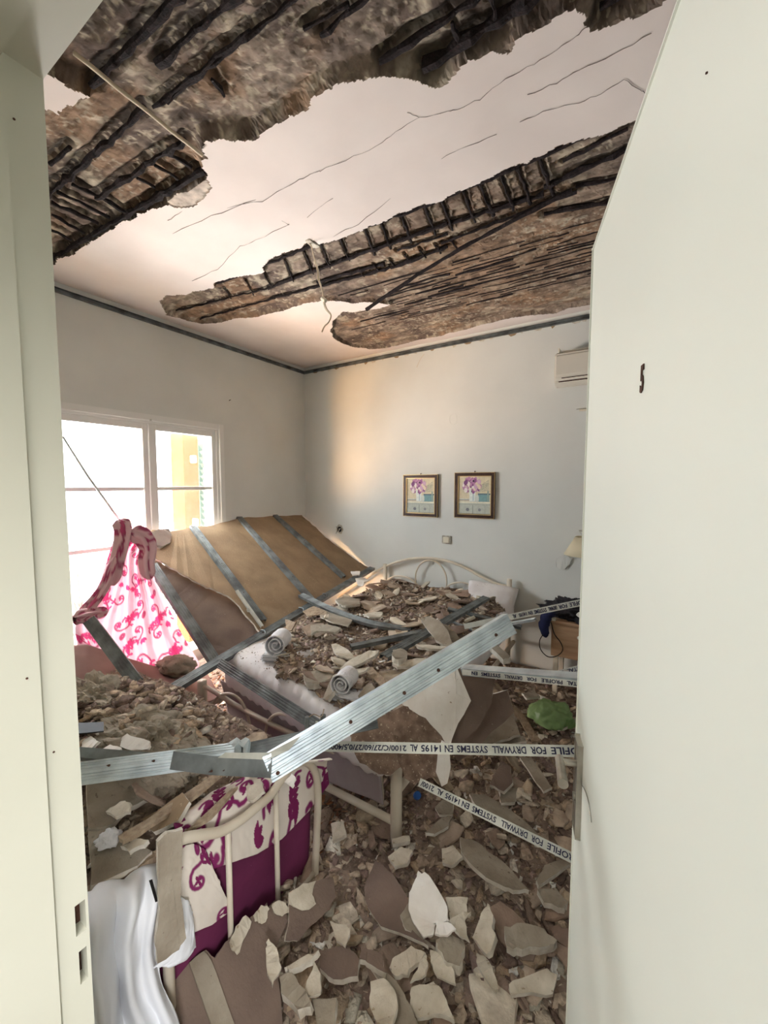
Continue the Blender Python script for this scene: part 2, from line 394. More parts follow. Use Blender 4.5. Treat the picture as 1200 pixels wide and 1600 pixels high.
# small dark marks on the jamb
for i, (mx, my) in enumerate(((42, 1060), (84, 1175), (22, 186))):
    p = PX(mx, my, JX + (.006 if mx < 60 else 0)); bm = B(); bmesh.ops.create_icosphere(bm, subdivisions=1, radius=.0016)
    for v in bm.verts: v.co = v.co + p
    part('chip', bm, M['hole'], jl)

# ceiling: plaster skin with two big spalled fields, concrete and bars showing
polyA = [(30, 440), (84, 410), (120, 393), (150, 373), (180, 352), (214, 337), (240, 326), (258, 316), (284, 303), (308, 290), (322, 272), (312, 262), (320, 246), (309, 236), (318, 219), (345, 216), (360, 219), (378, 222), (400, 212), (425, 195), (450, 181), (478, 166), (510, 141), (540, 129), (580, 121), (612, 119), (640, 126), (668, 134), (690, 131), (712, 118), (728, 98), (748, 90), (770, 82), (798, 74), (822, 54), (850, 38), (878, 14), (902, 14), (915, 38), (930, 48), (960, 43), (985, 28), (1010, 15), (1030, 2), (1080, -60), (1080, -260), (40, -260), (40, 60)]
resA = [(40, 118), (70, 118), (84, 122), (108, 136), (128, 143), (142, 152), (126, 162), (112, 172), (100, 187), (88, 176), (74, 178), (40, 170)]
flkA = [(258, 316), (270, 306), (300, 296), (322, 280), (328, 292), (318, 310), (300, 322), (284, 324), (268, 321)]
polyB = [(250, 470), (262, 463), (300, 458), (334, 450), (342, 441), (372, 434), (412, 426), (416, 414), (424, 403), (446, 395), (470, 390), (485, 377), (498, 384), (520, 380), (560, 364), (596, 350), (640, 330), (682, 316), (740, 292), (790, 268), (836, 246), (880, 230), (908, 220), (940, 212), (968, 204), (992, 194), (1040, 160), (1160, 260), (1160, 460), (922, 476), (890, 482), (868, 490), (830, 492), (800, 497), (760, 505), (720, 516), (690, 524), (660, 530), (622, 540), (590, 546), (560, 543), (545, 541), (524, 530), (517, 518), (522, 502), (535, 489), (560, 487), (598, 483), (612, 476), (580, 472), (548, 474), (520, 469), (498, 471), (480, 474), (452, 482), (430, 487), (400, 496), (370, 497), (340, 505), (318, 506), (290, 501), (262, 492)]
toW = lambda poly: [tuple(PZ(x, y, ZC)[:2]) for x, y in poly]
gx = np.arange(XL, XR + .001, .0066); gy = np.arange(YF - .05, YB + .001, .0066)
GX, GY = np.meshgrid(gx, gy)
GX = GX + NR.uniform(-.0019, .0019, GX.shape); GY = GY + NR.uniform(-.0019, .0019, GY.shape)
wx = (fbm(GX * 14, GY * 14) - .47) * .05; wy = (fbm(GX * 14 + 40, GY * 14 + 11) - .47) * .05
A_ = inpoly(GX + wx, GY + wy, toW(polyA)) & ~inpoly(GX + wx, GY + wy, toW(resA)); Fk = inpoly(GX + wx * .5, GY + wy * .5, toW(flkA))
B_ = inpoly(GX + wx, GY + wy, toW(polyB))
bar_a = PZ(420, 455, ZC); bar_b = PZ(850, 310, ZC); bd = (bar_b - bar_a).normalized()      # bars run this way
BARS = []
def cbar(a, b, r=.006, dz=.0): BARS.append((PZ(a[0], a[1], ZC), PZ(b[0], b[1], ZC), r, dz))
rb = random.Random(3)
for a, b, r in [((70, 318), (228, 180), .010), ((240, 178), (392, 62), .0066), ((143, 148), (295, -10), .011), ((248, 112), (390, -10), .010), ((262, 170), (476, 0), .006), ((150, 318), (290, 228), .010), ((70, 416), (320, 274), .012),
                ((592, 108), (780, -10), .008), ((664, 116), (870, -12), .015), ((500, 70), (600, -10), .006), ((938, 28), (1020, -30), .011), ((475, 60), (545, 20), .005), ((80, 265), (110, 240), .006)]:
    cbar(a, b, r)
for a, b in [((90, 306), (172, 346)), ((80, 322), (155, 357)), ((80, 342), (132, 370)), ((80, 365), (112, 380)), ((112, 294), (150, 312)), ((160, 315), (198, 339)), ((214, 284), (242, 301)), ((240, 264), (278, 286)), ((262, 248), (300, 270)), ((765, 8), (776, 38)), ((704, 48), (714, 74)), ((330, 130), (352, 160))]:
    cbar(a, b, .007, .004)
# field B main bars
for a, b, r in [((340, 448), (505, 384), .007), ((500, 386), (660, 330), .009), ((655, 332), (840, 256), .009), ((835, 256), (940, 214), .009), ((276, 490), (420, 455), .006), ((420, 455), (560, 404), .009), ((560, 404), (700, 356), .010), ((700, 356), (850, 312), .011), ((850, 300), (975, 244), .010), ((312, 503), (430, 470), .006), ((430, 470), (610, 424), .008), ((610, 424), (700, 392), .009), ((690, 386), (900, 308), .007), ((900, 300), (965, 285), .007), ((880, 262), (980, 210), .006), ((495, 447), (600, 418), .009), ((850, 342), (950, 322), .010), ((620, 300 + 98), (700, 373), .006)]:
    cbar(a, b, r)
# shorter ties crossing between the first two main bars
for i in range(17):
    t = i / 16; x = 352 + t * 490; yt = 446 - t * 190 + (8 if i < 3 else 0); yb = 474 - t * 160
    x += rb.uniform(-5, 5); cbar((x, yt), (x + 12 + 10 * t, min(yb, 470)), .0035 + .003 * t, .006)
for i in range(7):
    x = 560 + i * 24; cbar((x, 425 - i * 7.5), (x + 9, 437 - i * 7.5), .004, .006)
u = GX * bd.x + GY * bd.y; v = -GX * bd.y + GY * bd.x
lump = fbm(u * 9, v * 16) ; ridge = fbm(u * 5 + 9, v * 42 + 3); fine = fbm(u * 40, v * 40)
dep = .016 + .030 * lump + .012 * ridge + .008 * fine
depB = .012 + .014 * lump + .020 * np.abs(ridge - .47) * 2 + .006 * fine
def blur(m, k):
    m = m.astype(float)
    for ax in (0, 1):
        c = np.cumsum(np.pad(m, [(k + 1, k) if a_ == ax else (0, 0) for a_ in (0, 1)], mode='edge'), axis=ax)
        m = (np.take(c, np.arange(2 * k + 1, c.shape[ax]), ax) - np.take(c, np.arange(0, c.shape[ax] - 2 * k - 1), ax)) / (2 * k + 1)
    return m
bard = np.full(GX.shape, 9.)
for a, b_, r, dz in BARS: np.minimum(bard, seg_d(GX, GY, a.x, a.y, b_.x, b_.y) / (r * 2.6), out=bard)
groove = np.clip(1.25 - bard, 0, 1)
eA = np.clip((blur(A_, 4) - .45) / .5, 0.12, 1); eB = np.clip((blur(B_, 3) - .4) / .5, 0.2, 1)
dep = (dep + .006 * np.abs(fbm(GX * 16, GY * 16) - .47) * 4) * eA + .022 * groove; depB = depB * eB + .018 * groove
Z = np.full(GX.shape, ZC) + .0025 * fbm(GX * 3, GY * 3)
Z = np.where(A_, ZC + dep, Z); Z = np.where(B_, ZC + depB, Z); Z = np.where(Fk, ZC + .004 + .002 * fine, Z)
# colours of the bare concrete
c_g = np.array(lin(144, 129, 116)); c_d = np.array(lin(104, 90, 82)); c_r = np.array(lin(148, 118, 92)); c_l = np.array(lin(172, 160, 142))
t1 = np.clip((fbm(u * 6 + 5, v * 9) - .3) / .35, 0, 1)[..., None]
col = c_d * (1 - t1) + c_g * t1
t2 = np.clip((fbm(u * 3.2 + 31, v * 5.5 + 8) - .5) / .12, 0, 1)[..., None] * .6; col = col * (1 - t2) + c_r * t2
t3 = np.clip((fbm(u * 11 + 3, v * 15 + 60) - .56) / .06, 0, 1)[..., None] * .8; col = col * (1 - t3) + c_l * t3
# warmer, smoother mortar in the far corner of field B
pB = PZ(760, 430, ZC); dB = np.clip(1.25 - np.hypot(GX - pB.x, GY - pB.y) / .8, 0, 1)[..., None] * B_[..., None]
col = col * (1 - dB * .55) + c_r * 1.1 * dB * .55
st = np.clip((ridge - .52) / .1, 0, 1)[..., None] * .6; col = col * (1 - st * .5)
col = col * (1 - .62 * np.clip(groove * 1.3, 0, 1))[..., None]  # shadow gap round each bar painted into the concrete colour
spk = np.clip((fbm(GX * 60, GY * 60, 3) - .56) / .05, 0, 1)[..., None] * (fbm(GX * 4 + 7, GY * 4) > .46)[..., None] * .7; col = col * (1 - spk) + np.array(lin(186, 174, 154)) * spk
col[Fk] = np.array(lin(190, 178, 166))
me_cols = col
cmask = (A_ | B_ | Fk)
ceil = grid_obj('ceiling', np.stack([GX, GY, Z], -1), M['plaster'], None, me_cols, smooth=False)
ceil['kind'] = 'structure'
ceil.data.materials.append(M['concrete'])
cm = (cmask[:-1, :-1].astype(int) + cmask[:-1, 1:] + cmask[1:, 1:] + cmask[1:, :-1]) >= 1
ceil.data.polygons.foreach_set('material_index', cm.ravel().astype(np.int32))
bm = B(); box(bm, XL - .25, XR + .2, YF - .2, YB + .2, 2.885, 3.05); struct('ceiling', bm, M['mortar'])
for a, b_, r, dz in BARS:
    n = max(3, int((b_ - a).length / .035)); pts = []
    for i in range(n + 1):
        p = a.lerp(b_, i / n); p.z = ZC + .020 - dz * .6 + rb.uniform(-.004, .006); p.x += rb.uniform(-.003, .003); p.y += rb.uniform(-.003, .003); pts.append(p)
    bm = B(); tube(bm, pts, [r * 1.05 * rb.uniform(.65, 1.35) for _ in pts], 7, jit=.25, rng=rb); part('rebar', bm, M['rebar'], ceil)
# many thin rusted bars / board marks in the far corner of field B, parallel to the main ones
pa = PZ(560, 470, ZC); nperp = Vector((-bd.y, bd.x, 0))
toB = toW(polyB)
for i in range(17):
    off = -.10 + i * .036 + rb.uniform(-.006, .006)
    s = -.6
    while s < 2.2:
        ln = rb.uniform(.12, .7); q0 = pa + nperp * off + bd * s; q1 = q0 + bd * ln
        ok = all(inpoly(np.array([q.x]), np.array([q.y]), toB)[0] for q in (q0, q1, q0 + bd * .04 + nperp * .03, q1 - nperp * .03, q0 - nperp * .03))
        if ok:
            pts = [q0.lerp(q1, k / 5) for k in range(6)]
            for p in pts: p.z = ZC + .014 + rb.uniform(0, .008)
            bm = B(); r = rb.choice([.0025, .003, .004, .006]); tube(bm, pts, [r * rb.uniform(.6, 1.3) for _ in pts], 5, jit=.3, rng=rb); part('rebar', bm, M['rebar'], ceil)
        s += ln + rb.uniform(.02, .25)
# hairline cracks in the remaining plaster
for pts in [[(500, 267), (540, 250), (590, 228), (618, 206), (655, 184), (700, 174), (716, 170), (750, 155), (790, 122), (835, 100), (870, 78), (900, 56), (918, 42)], [(636, 176), (655, 184)], [(355, 324), (410, 315), (455, 288), (480, 275), (500, 267)], [(270, 365), (330, 338), (400, 312)], [(812, 192), (860, 170), (905, 160), (940, 146), (975, 124), (1000, 140), (1010, 146)], [(824, 148), (870, 130), (905, 110), (960, 85), (1018, 52)], [(690, 247), (720, 234), (776, 210)], [(300, 440), (340, 420), (375, 385), (400, 375), (452, 352), (440, 345)], [(480, 340), (520, 310)], [(520, 370), (560, 350), (610, 310)], [(262, 345), (285, 330)]]:
    q = []
    for k in range(len(pts) - 1):
        for t in range(4):
            x = pts[k][0] + (pts[k + 1][0] - pts[k][0]) * t / 4; y = pts[k][1] + (pts[k + 1][1] - pts[k][1]) * t / 4
            p = PZ(x, y + rb.uniform(-1.6, 1.6), ZC - .0004); q.append(p)
    q.append(PZ(*pts[-1], ZC - .0004)); bm = B()
    w = [.0011 * rb.uniform(.25, 1.3) for _ in q]; tube(bm, q, w, 4); part('crack', bm, M['crack'], ceil)

# galvanised wall angles where the false ceiling was fixed
def angle(name, a, b, nrm):
    bm = B(); t = (b - a).normalized(); n = Vector(nrm); z = Vector((0, 0, 1))
    for (n0, n1, z0, z1) in ((0, .0012, -.014, .014), (0, .022, -.014, -.0125), (0, .022, .0125, .014)):
        vs_ = []
        for e in (a, b):
            for q in ((n0, z0), (n1, z0), (n1, z1), (n0, z1)): vs_.append(bm.verts.new(e + n * q[0] + z * q[1]))
        for k in range(4): bm.faces.new((vs_[k], vs_[(k + 1) % 4], vs_[4 + (k + 1) % 4], vs_[4 + k]))
        bm.faces.new(vs_[:4][::-1]); bm.faces.new(vs_[4:])
    bmesh.ops.recalc_face_normals(bm, faces=bm.faces[:])
    return struct(name, bm, M['galv_dull'])
ta = angle('trim_4', Vector((XL, YF, 2.75)), Vector((XL, YB, 2.75)), (1, 0, 0))
tb = angle('trim_5', Vector((XL, YB, 2.75)), Vector((XR, YB, 2.752)), (0, -1, 0))
# ragged bits of board left along the angle
for i in range(26):
    x = -3.0 + i * .115 + rb.uniform(-.03, .03); w = rb.uniform(.02, .07); z = 2.736
    p = [(x, YB - .002, z), (x + w, YB - .002, z), (x + w * .8, YB - .002, z - rb.uniform(.004, .016)), (x + w * .3, YB - .002, z - rb.uniform(.004, .02))]
    bm = B(); slab(bm, p, .004, Vector((0, -1, 0)), 0); part('board_scrap', bm, M['gyp_edge'] if i % 3 else M['paper'], tb)

# ------------------------------------------------------------ balcony door (window_1)
win = empty('window_1', (XL, 1.63, 0), None, None, kind='structure')
def frm(bm, y0, y1, z0, z1, w, x0, x1, wb=None):
    wb = wb or w
    box(bm, x0, x1, y0, y0 + w, z0, z1, .003); box(bm, x0, x1, y1 - w, y1, z0, z1, .003); box(bm, x0, x1, y0 + w, y1 - w, z1 - w, z1, .003); box(bm, x0, x1, y0 + w, y1 - w, z0, z0 + wb, .003)
bm = B(); frm(bm, WY0 - .02, WY1 + .02, 0, 2.066, .045, XL - .04, XL + .018); part('casing', bm, M['frame'], win)
bm = B(); frm(bm, WY0 + .02, WY1 - .02, .02, WZ1 - .012, .03, XL - .06, XL + .006); part('inner_frame', bm, M['frame'], win)
for nm, (y0, y1) in {'a': (1.045, 1.650), 'b': (1.652, 2.222)}.items():
    bm = B(); frm(bm, y0, y1, .04, 2.005, .050, XL - .055, XL - .004, .12); s = part('sash', bm, M['frame'], win)
    for z in (1.10, 1.515):
        bm = B(); box(bm, XL - .045, XL - .012, y0 + .05, y1 - .05, z - .013, z + .013, .002); part('glazing_bar', bm, M['frame'], s)
    for z0, z1 in ((.16, 1.087), (1.113, 1.502), (1.528, 1.955)):
        bm = B(); box(bm, XL - .032, XL - .028, y0 + .05, y1 - .05, z0, z1); part('pane', bm, M['glass'], s)
bm = B(); box(bm, XL - .004, XL + .010, 1.638, 1.668, .05, 2.0, .003); part('astragal', bm, M['frame'], win)
bm = B(); box(bm, XL + .004, XL + .02, 1.645, 1.665, 2.02, 2.035, .003); part('latch', bm, M['steel'], win)
# outside
bm = B(); box(bm, -6.2, XL - .25, -3, 5, -.35, -.12); struct('floor', bm, M['terrace'])
xc = -3.95; a = PX(287, 740, xc); b = PX(311, 740, xc)
bm = B(); box(bm, xc - .22, xc, a.y, b.y, -.12, 3.0)
o = part('pillar', bm, M['orange']); tag(o, 'orange rendered pillar standing outside the balcony door', 'pillar', kind='thing')
def shutter(label, p0, p1, m, z0=.02, z1=2.0):
    r = empty('shutter', (p0[0], p0[1], z0), label, 'shutter', None)
    d = Vector((p1[0] - p0[0], p1[1] - p0[1], 0)); L = d.length; d.normalize(); n = Vector((-d.y, d.x, 0))
    def bx(bm, s0, s1, t0, t1, za, zb, tilt=0):
        vs_ = []
        for z, sh in ((za, -tilt), (zb, tilt)):
            for s, t in ((s0, t0), (s1, t0), (s1, t1), (s0, t1)): vs_.append(bm.verts.new(Vector((p0[0], p0[1], 0)) + d * s + n * (t + sh) + Vector((0, 0, z))))
        for k in range(4): bm.faces.new((vs_[k], vs_[(k + 1) % 4], vs_[4 + (k + 1) % 4], vs_[4 + k]))
        bm.faces.new(vs_[:4][::-1]); bm.faces.new(vs_[4:])
    bm = B(); bx(bm, 0, .05, -.018, .018, z0, z1); bx(bm, L - .05, L, -.018, .018, z0, z1); bx(bm, .05, L - .05, -.018, .018, z0, z0 + .06); bx(bm, .05, L - .05, -.018, .018, z1 - .06, z1); bx(bm, .05, L - .05, -.018, .018, 1.0, 1.06)
    bmesh.ops.recalc_face_normals(bm, faces=bm.faces[:]); part('stile_frame', bm, m, r)
    z = z0 + .08
    while z < z1 - .1:
        bm = B(); bx(bm, .05, L - .05, -.003, .003, z, z + .045, .014); bmesh.ops.recalc_face_normals(bm, faces=bm.faces[:]); part('slat', bm, m, r); z += .062
    return r
s1a = PX(330, 740, XL - .27); s1b = PX(313, 740, -3.80)
sh = shutter('dark green louvred shutter folded back right of the orange pillar', (s1a.x, s1a.y), (s1b.x, s1b.y), M['shutter'])
for z in (1.15, 1.75):
    bm = B(); box(bm, XL - .50, XL - .44, s1a.y - .06, s1a.y - .03, z, z + .07, .004); part('hinge', bm, M['frame'], sh)
s2a = PX(196, 800, -4.05); s2b = PX(224, 800, -4.35)
shutter('grey edged louvred shutter seen through the left glass leaf', (s2a.x, s2a.y), (s2b.x, s2b.y), M['galv_light'], .02, 1.62)
rl = empty('balcony_railing', (-4.9, 1.4, -.12), 'thin iron balcony railing outside the glass door', 'railing')
zr = PX(140, 822, -4.9).z
bm = B(); box(bm, -4.915, -4.885, -.5, 4.4, zr - .02, zr); part('top_rail', bm, M['rail'], rl)
bm = B(); box(bm, -4.915, -4.885, -.5, 4.4, -.02, 0.0); part('bottom_rail', bm, M['rail'], rl)
for i in range(44):
    y = -.45 + i * .11; bm = B(); tube(bm, [(-4.9, y, -.12), (-4.9, y, zr + (.05 if i % 5 == 0 else 0))], .007, 5); part('baluster', bm, M['rail'], rl)
for k, (y, h) in enumerate(((1.1, .75), (2.1, .9), (3.1, .7))):
    r = empty('potted_shrub', (-5.6, y, -.12), ('dry twiggy shrub behind the balcony railing', 'taller pale shrub behind the balcony railing', 'small shrub at the right end behind the railing')[k], 'shrub')
    bm = B(); rr = random.Random(k)
    for i in range(16):
        e = Vector((-5.6 + rr.uniform(-.25, .25), y + rr.uniform(-.3, .3), -.12 + h * rr.uniform(.6, 1.3))); tube(bm, [(-5.6, y, -.1), (Vector((-5.6, y, -.1)) + e) / 2 + Vector((rr.uniform(-.05, .05), rr.uniform(-.05, .05), .05)), e], [.008, .005, .002], 4)
    part('branches', bm, M['rail'], r)
    bm = B()
    for i in range(140):
        c = Vector((-5.6 + rr.gauss(0, .16), y + rr.gauss(0, .18), -.12 + h * rr.uniform(.45, 1.25))); s = rr.uniform(.012, .03); t = Vector((rr.uniform(-1, 1), rr.uniform(-1, 1), rr.uniform(-1, 1))).normalized(); q = t.orthogonal().normalized()
        bm.faces.new([bm.verts.new(c + t * s), bm.verts.new(c + q * s * .4), bm.verts.new(c - t * s), bm.verts.new(c - q * s * .4)])
    o = part('leaves', bm, M['bush'], r); o['kind'] = 'stuff'
bm = B(); hp = [(-60, -60 + i * 9, 1.4 + 1.3 * abs(math.sin(i * .9)) + .8 * math.sin(i * .37)) for i in range(22)]
top = [bm.verts.new(p) for p in hp]; bot = [bm.verts.new((p[0] + 24, p[1], -3)) for p in hp]
for i in range(len(hp) - 1): bm.faces.new((top[i], top[i + 1], bot[i + 1], bot[i]))
struct('hills', bm, M['hill'], smooth=True)

# ------------------------------------------------------------ door leaf
dA = Vector((-.096, .998, 0)); dH = Vector((.103, .222, 0)); dd = (dH - dA).normalized(); dn = Vector((-dd.y, dd.x, 0))
if dn.x > 0: dn = -dn                      # the side facing the photographer / the opening
door = empty('door_1', dH, None, None, kind='structure')
def obox(bm, o, ax, ay, a0, a1, b0, b1, z0, z1, bev=0):
    r = bmesh.ops.create_cube(bm, size=1)
    for v in r['verts']:
        a = (a0 + a1) / 2 + v.co.x * (a1 - a0); b = (b0 + b1) / 2 + v.co.y * (b1 - b0); z = (z0 + z1) / 2 + v.co.z * (z1 - z0); v.co = o + ax * a + ay * b + Vector((0, 0, z))
    if bev: bmesh.ops.bevel(bm, geom=list({e for v in r['verts'] for e in v.link_edges}), offset=bev, segments=2, affect='EDGES')
    bmesh.ops.recalc_face_normals(bm, faces=bm.faces[:]); return bm
LW = (dH - dA).length
bm = B(); obox(bm, dA, dd, dn, 0, LW, -.04, 0, .012, 2.05, .003); part('door_leaf', bm, M['door'], door)
def PDoor(x, y, off=0.0): return PN(x, y, dA + dn * off, dn)
SP = .066
hq = dA + dd * SP + dn * .004
hz0 = zfor(hq, 1297); hz1 = zfor(hq, 1158)
bm = B(); obox(bm, dA, dd, dn, SP - .021, SP + .021, .0, .008, hz0, hz1, .003); pl = part('lock_plate', bm, M['steel'], door)
hp = dA + dd * SP + Vector((0, 0, zfor(hq, 1194)))
bm = B(); tube(bm, smooth_path([hp + dn * .005, hp + dn * .028, hp + dn * .042], 3), .0075, 10)
tube(bm, [hp + dn * .042 - dd * .008, hp + dn * .043 + dd * .02, hp + dn * .044 + dd * .074], [.0095, .0095, .0105], 14); part('lever_handle', bm, M['steel'], door, smooth=False)
bm = B(); k0 = hp - Vector((0, 0, .075)); tube(bm, [k0 + dn * .006, k0 + dn * .014], .009, 12); part('keyhole', bm, M['steel'], door)
# faint wear scratch swept by the lever, and the room number
def text_mesh(s, size, ext=0.0006, bold=0.0, mirror=False):
    cu = bpy.data.curves.new('t', 'FONT'); cu.body = s; cu.size = size; cu.extrude = ext; cu.offset = bold; cu.resolution_u = 2; cu.align_x = 'CENTER'; cu.align_y = 'CENTER'
    ob = bpy.data.objects.new('t', cu); C.objects.link(ob); bpy.context.view_layer.update()
    me = bpy.data.meshes.new_from_object(ob.evaluated_get(bpy.context.evaluated_depsgraph_get())); bpy.data.objects.remove(ob); me.materials.clear(); return me
def put_text(s, size, center, xa, ya, m, parent, name='lettering', bold=0.0, sx=1.0):
    me = text_mesh(s, size, bold=bold); xa = Vector(xa).normalized(); ya = Vector(ya); ya = (ya - xa * ya.dot(xa)).normalized(); za = xa.cross(ya)
    rot = Matrix((xa * sx, ya, za)).transposed().to_4x4(); me.transform(rot); me.transform(Matrix.Translation(Vector(center) - wpos(parent)))
    return link(name, me, m, parent)
c5 = PDoor(1003, 594, .001)
put_text('5', .046, c5, dd, (0, 0, 1), M['hole'], door, 'room_number', .0016, .62)
q = [PDoor(*p, .0012) for p in ((908, 1225), (914, 1235), (920, 1255), (924, 1285))]
bm = B(); tube(bm, smooth_path(q, 3), .0009, 4); part('scratch', bm, M['steel'], door)
q = PDoor(1104, 114, .001); bm = B(); bmesh.ops.create_icosphere(bm, subdivisions=1, radius=.0012)
for v_ in bm.verts: v_.co += q
part('chip', bm, M['hole'], door)
# ------------------------------------------------------------ floral pattern painted as vertex colours
def floral(U, V, base, ink1, ink2, period, seed=1, lw=.035, curtain=False):
    """scrolling vines with spirals, leaves, buds and paisleys, drawn in pattern space (period = size of one repeat in m)"""
    x = U / period; y = V / period; col = np.empty(U.shape + (3,)); col[:] = base
    d1 = np.full(U.shape, 9.); d2 = np.full(U.shape, 9.); r = random.Random(seed)
    def poly(ps, D):
        for a, b in zip(ps[:-1], ps[1:]): np.minimum(D, seg_d(x, y, a[0], a[1], b[0], b[1]), out=D)
    def leaf(cx, cy, ang, L, w, D):
        c, s = math.cos(ang), math.sin(ang); lx = ((x - cx) * c + (y - cy) * s) / L; ly = (-(x - cx) * s + (y - cy) * c) / w
        k = np.where((lx > 0) & (lx < 1), np.abs(ly) - np.sin(np.clip(lx, 0, 1) * PI) ** .8, 1.); np.minimum(D, np.where(k < 0, -1., 9.), out=D)
    x0, x1, y0, y1 = x.min(), x.max(), y.min(), y.max()
    for i in range(int(math.floor(x0)) - 1, int(math.ceil(x1)) + 1):
        for j in range(int(math.floor(y0)) - 1, int(math.ceil(y1)) + 1):
            ox = i + .5 * (j % 2) + r.uniform(-.08, .08); oy = j + r.uniform(-.06, .06); a0 = r.uniform(0, 2 * PI); sg = r.choice((-1, 1))
            sp = [(ox + .30 * math.exp(-.28 * t) * math.cos(a0 + sg * t), oy + .30 * math.exp(-.28 * t) * math.sin(a0 + sg * t)) for t in np.linspace(0, 7.5, 20)]
            poly(sp, d1)
            e = sp[0]; a1 = a0 + sg * (-PI / 2)
            wv = [(e[0] + math.cos(a1) * t * .75 + math.sin(t * 6) * .08, e[1] + math.sin(a1) * t * .75) for t in np.linspace(0, 1, 8)]; poly(wv, d1)
            sp2 = [(wv[-1][0] + .16 * math.exp(-.3 * t) * math.cos(a1 - sg * t), wv[-1][1] + .16 * math.exp(-.3 * t) * math.sin(a1 - sg * t)) for t in np.linspace(0, 6.5, 14)]; poly(sp2, d1)
            n = r.choice((3, 4, 5)); cx, cy = sp[-1]
            for k in range(n): leaf(cx, cy, a0 + k * 2 * PI / n, .13, .035, d2)
            for t in (2, 4, 5, 6):
                for sd in (-1, 1): leaf(wv[t][0], wv[t][1], a1 + sd * .85, .20, .045, d2)
            if r.random() < .6:
                a = r.uniform(0, 2 * PI); bx_, by_ = ox + .42 * math.cos(a), oy + .42 * math.sin(a)
                for k in range(3): leaf(bx_, by_, a + (k - 1) * .6, .24, .06, d2)
            else:
                bx_, by_ = ox + .4, oy + .35
                for rr_ in (.05, .09): poly([(bx_ + rr_ * math.cos(t) * .8, by_ + rr_ * 1.4 * math.sin(t)) for t in np.linspace(0, 2 * PI, 12)], d1)
    m1 = np.clip((lw - d1) / (lw * .5), 0, 1)[..., None]; col = col * (1 - m1) + np.array(ink1) * m1
    m2 = (d2 < 0)[..., None] * 1.0; col = col * (1 - m2) + np.array(ink2) * m2
    return col
def arr(p): return np.array(tuple(p))
def resample(pts, n):
    P_ = np.array([tuple(p) for p in pts], float)
    s = np.r_[0, np.cumsum(np.linalg.norm(np.diff(P_, axis=0), axis=1))]; t = np.linspace(0, s[-1], n)
    return np.stack([np.interp(t, s, P_[:, k]) for k in range(P_.shape[1])], -1)

# ------------------------------------------------------------ double bed under the rubble
MZ = .575
bed = empty('double_bed', (-1.42, 2.3, 0), 'cream tubular metal double bed buried in rubble against the back wall', 'bed')
yh = 3.27
def PH(x, y): return PY(x, y, yh)
hb = empty('headboard', Vector((0, 0, 0)), None, None); hb.parent = bed; hb.location = Vector((-1.45, yh, 0)) - bed.location
def tub(name, pts, r, parent, m='cream', seg=10, n=6, sm=True):
    bm = B(); tube(bm, smooth_path(pts, n) if n else pts, r, seg); return part(name, bm, M[m], parent, smooth=sm)
tub('top_rail', [PH(x, y) for x, y in ((528, 933), (566, 908), (600, 886), (632, 875), (660, 872), (692, 875), (722, 885), (752, 901), (775, 912), (792, 916))], .012, hb)
for x in (-.845, -2.03): tub('post', [(x, yh, 0), (x, yh, .78)], .021, hb, n=0, seg=14)
cc = PH(673, 906); rr_ = (PH(698, 906) - cc).x
tub('ring', [cc + Vector((math.cos(t) * rr_, 0, math.sin(t) * rr_ * 1.15)) for t in np.linspace(-.9, PI + .9, 16)], .007, hb, n=3)
tub('scroll', [PH(x, y) for x, y in ((694, 921), (704, 913), (718, 910), (733, 913), (745, 921), (753, 932), (760, 948))], .007, hb)
tub('scroll', [PH(x, y) for x, y in ((654, 915), (640, 904), (625, 900), (612, 902), (600, 912))], .007, hb)
yf = 1.35
fb = empty('footboard', Vector((0, 0, 0)), None, None); fb.parent = bed; fb.location = Vector((-1.45, yf, 0)) - bed.location
def PF(x, y): return PY(x, y, yf)
tub('post', [(-.785, yf, 0), (-.785, yf, .41)], .024, fb, n=0, seg=16)
tub('post', [(-2.08, yf, 0), (-2.08, yf, .42)], .026, fb, n=0, seg=16)
tub('top_rail', [(-2.07, yf, .395), (-1.95, yf, .385), (-1.75, yf, .36), (-1.45, yf, .345), (-1.15, yf, .35), (-.9, yf, .37), (-.79, yf, .385)], .013, fb)
tub('bottom_rail', [(-2.07, yf, .17), (-1.4, yf, .165), (-.79, yf, .165)], .016, fb, n=0)
tub('scroll', [PF(x, y) for x, y in ((332, 1125), (333, 1102), (342, 1088), (358, 1084), (374, 1093), (386, 1115), (393, 1150))], .008, fb)
tub('scroll', [PF(x, y) for x, y in ((412, 1160), (418, 1130), (430, 1117), (448, 1117), (468, 1130), (480, 1150))], .008, fb)
tub('spindle', [PF(590, 1185), PF(594, 1205), PF(597, 1250)], .009, fb)
for x in (-.80, -2.06): tub('side_rail', [(x, yf, .27), (x, yh, .27)], .016, bed, n=0)
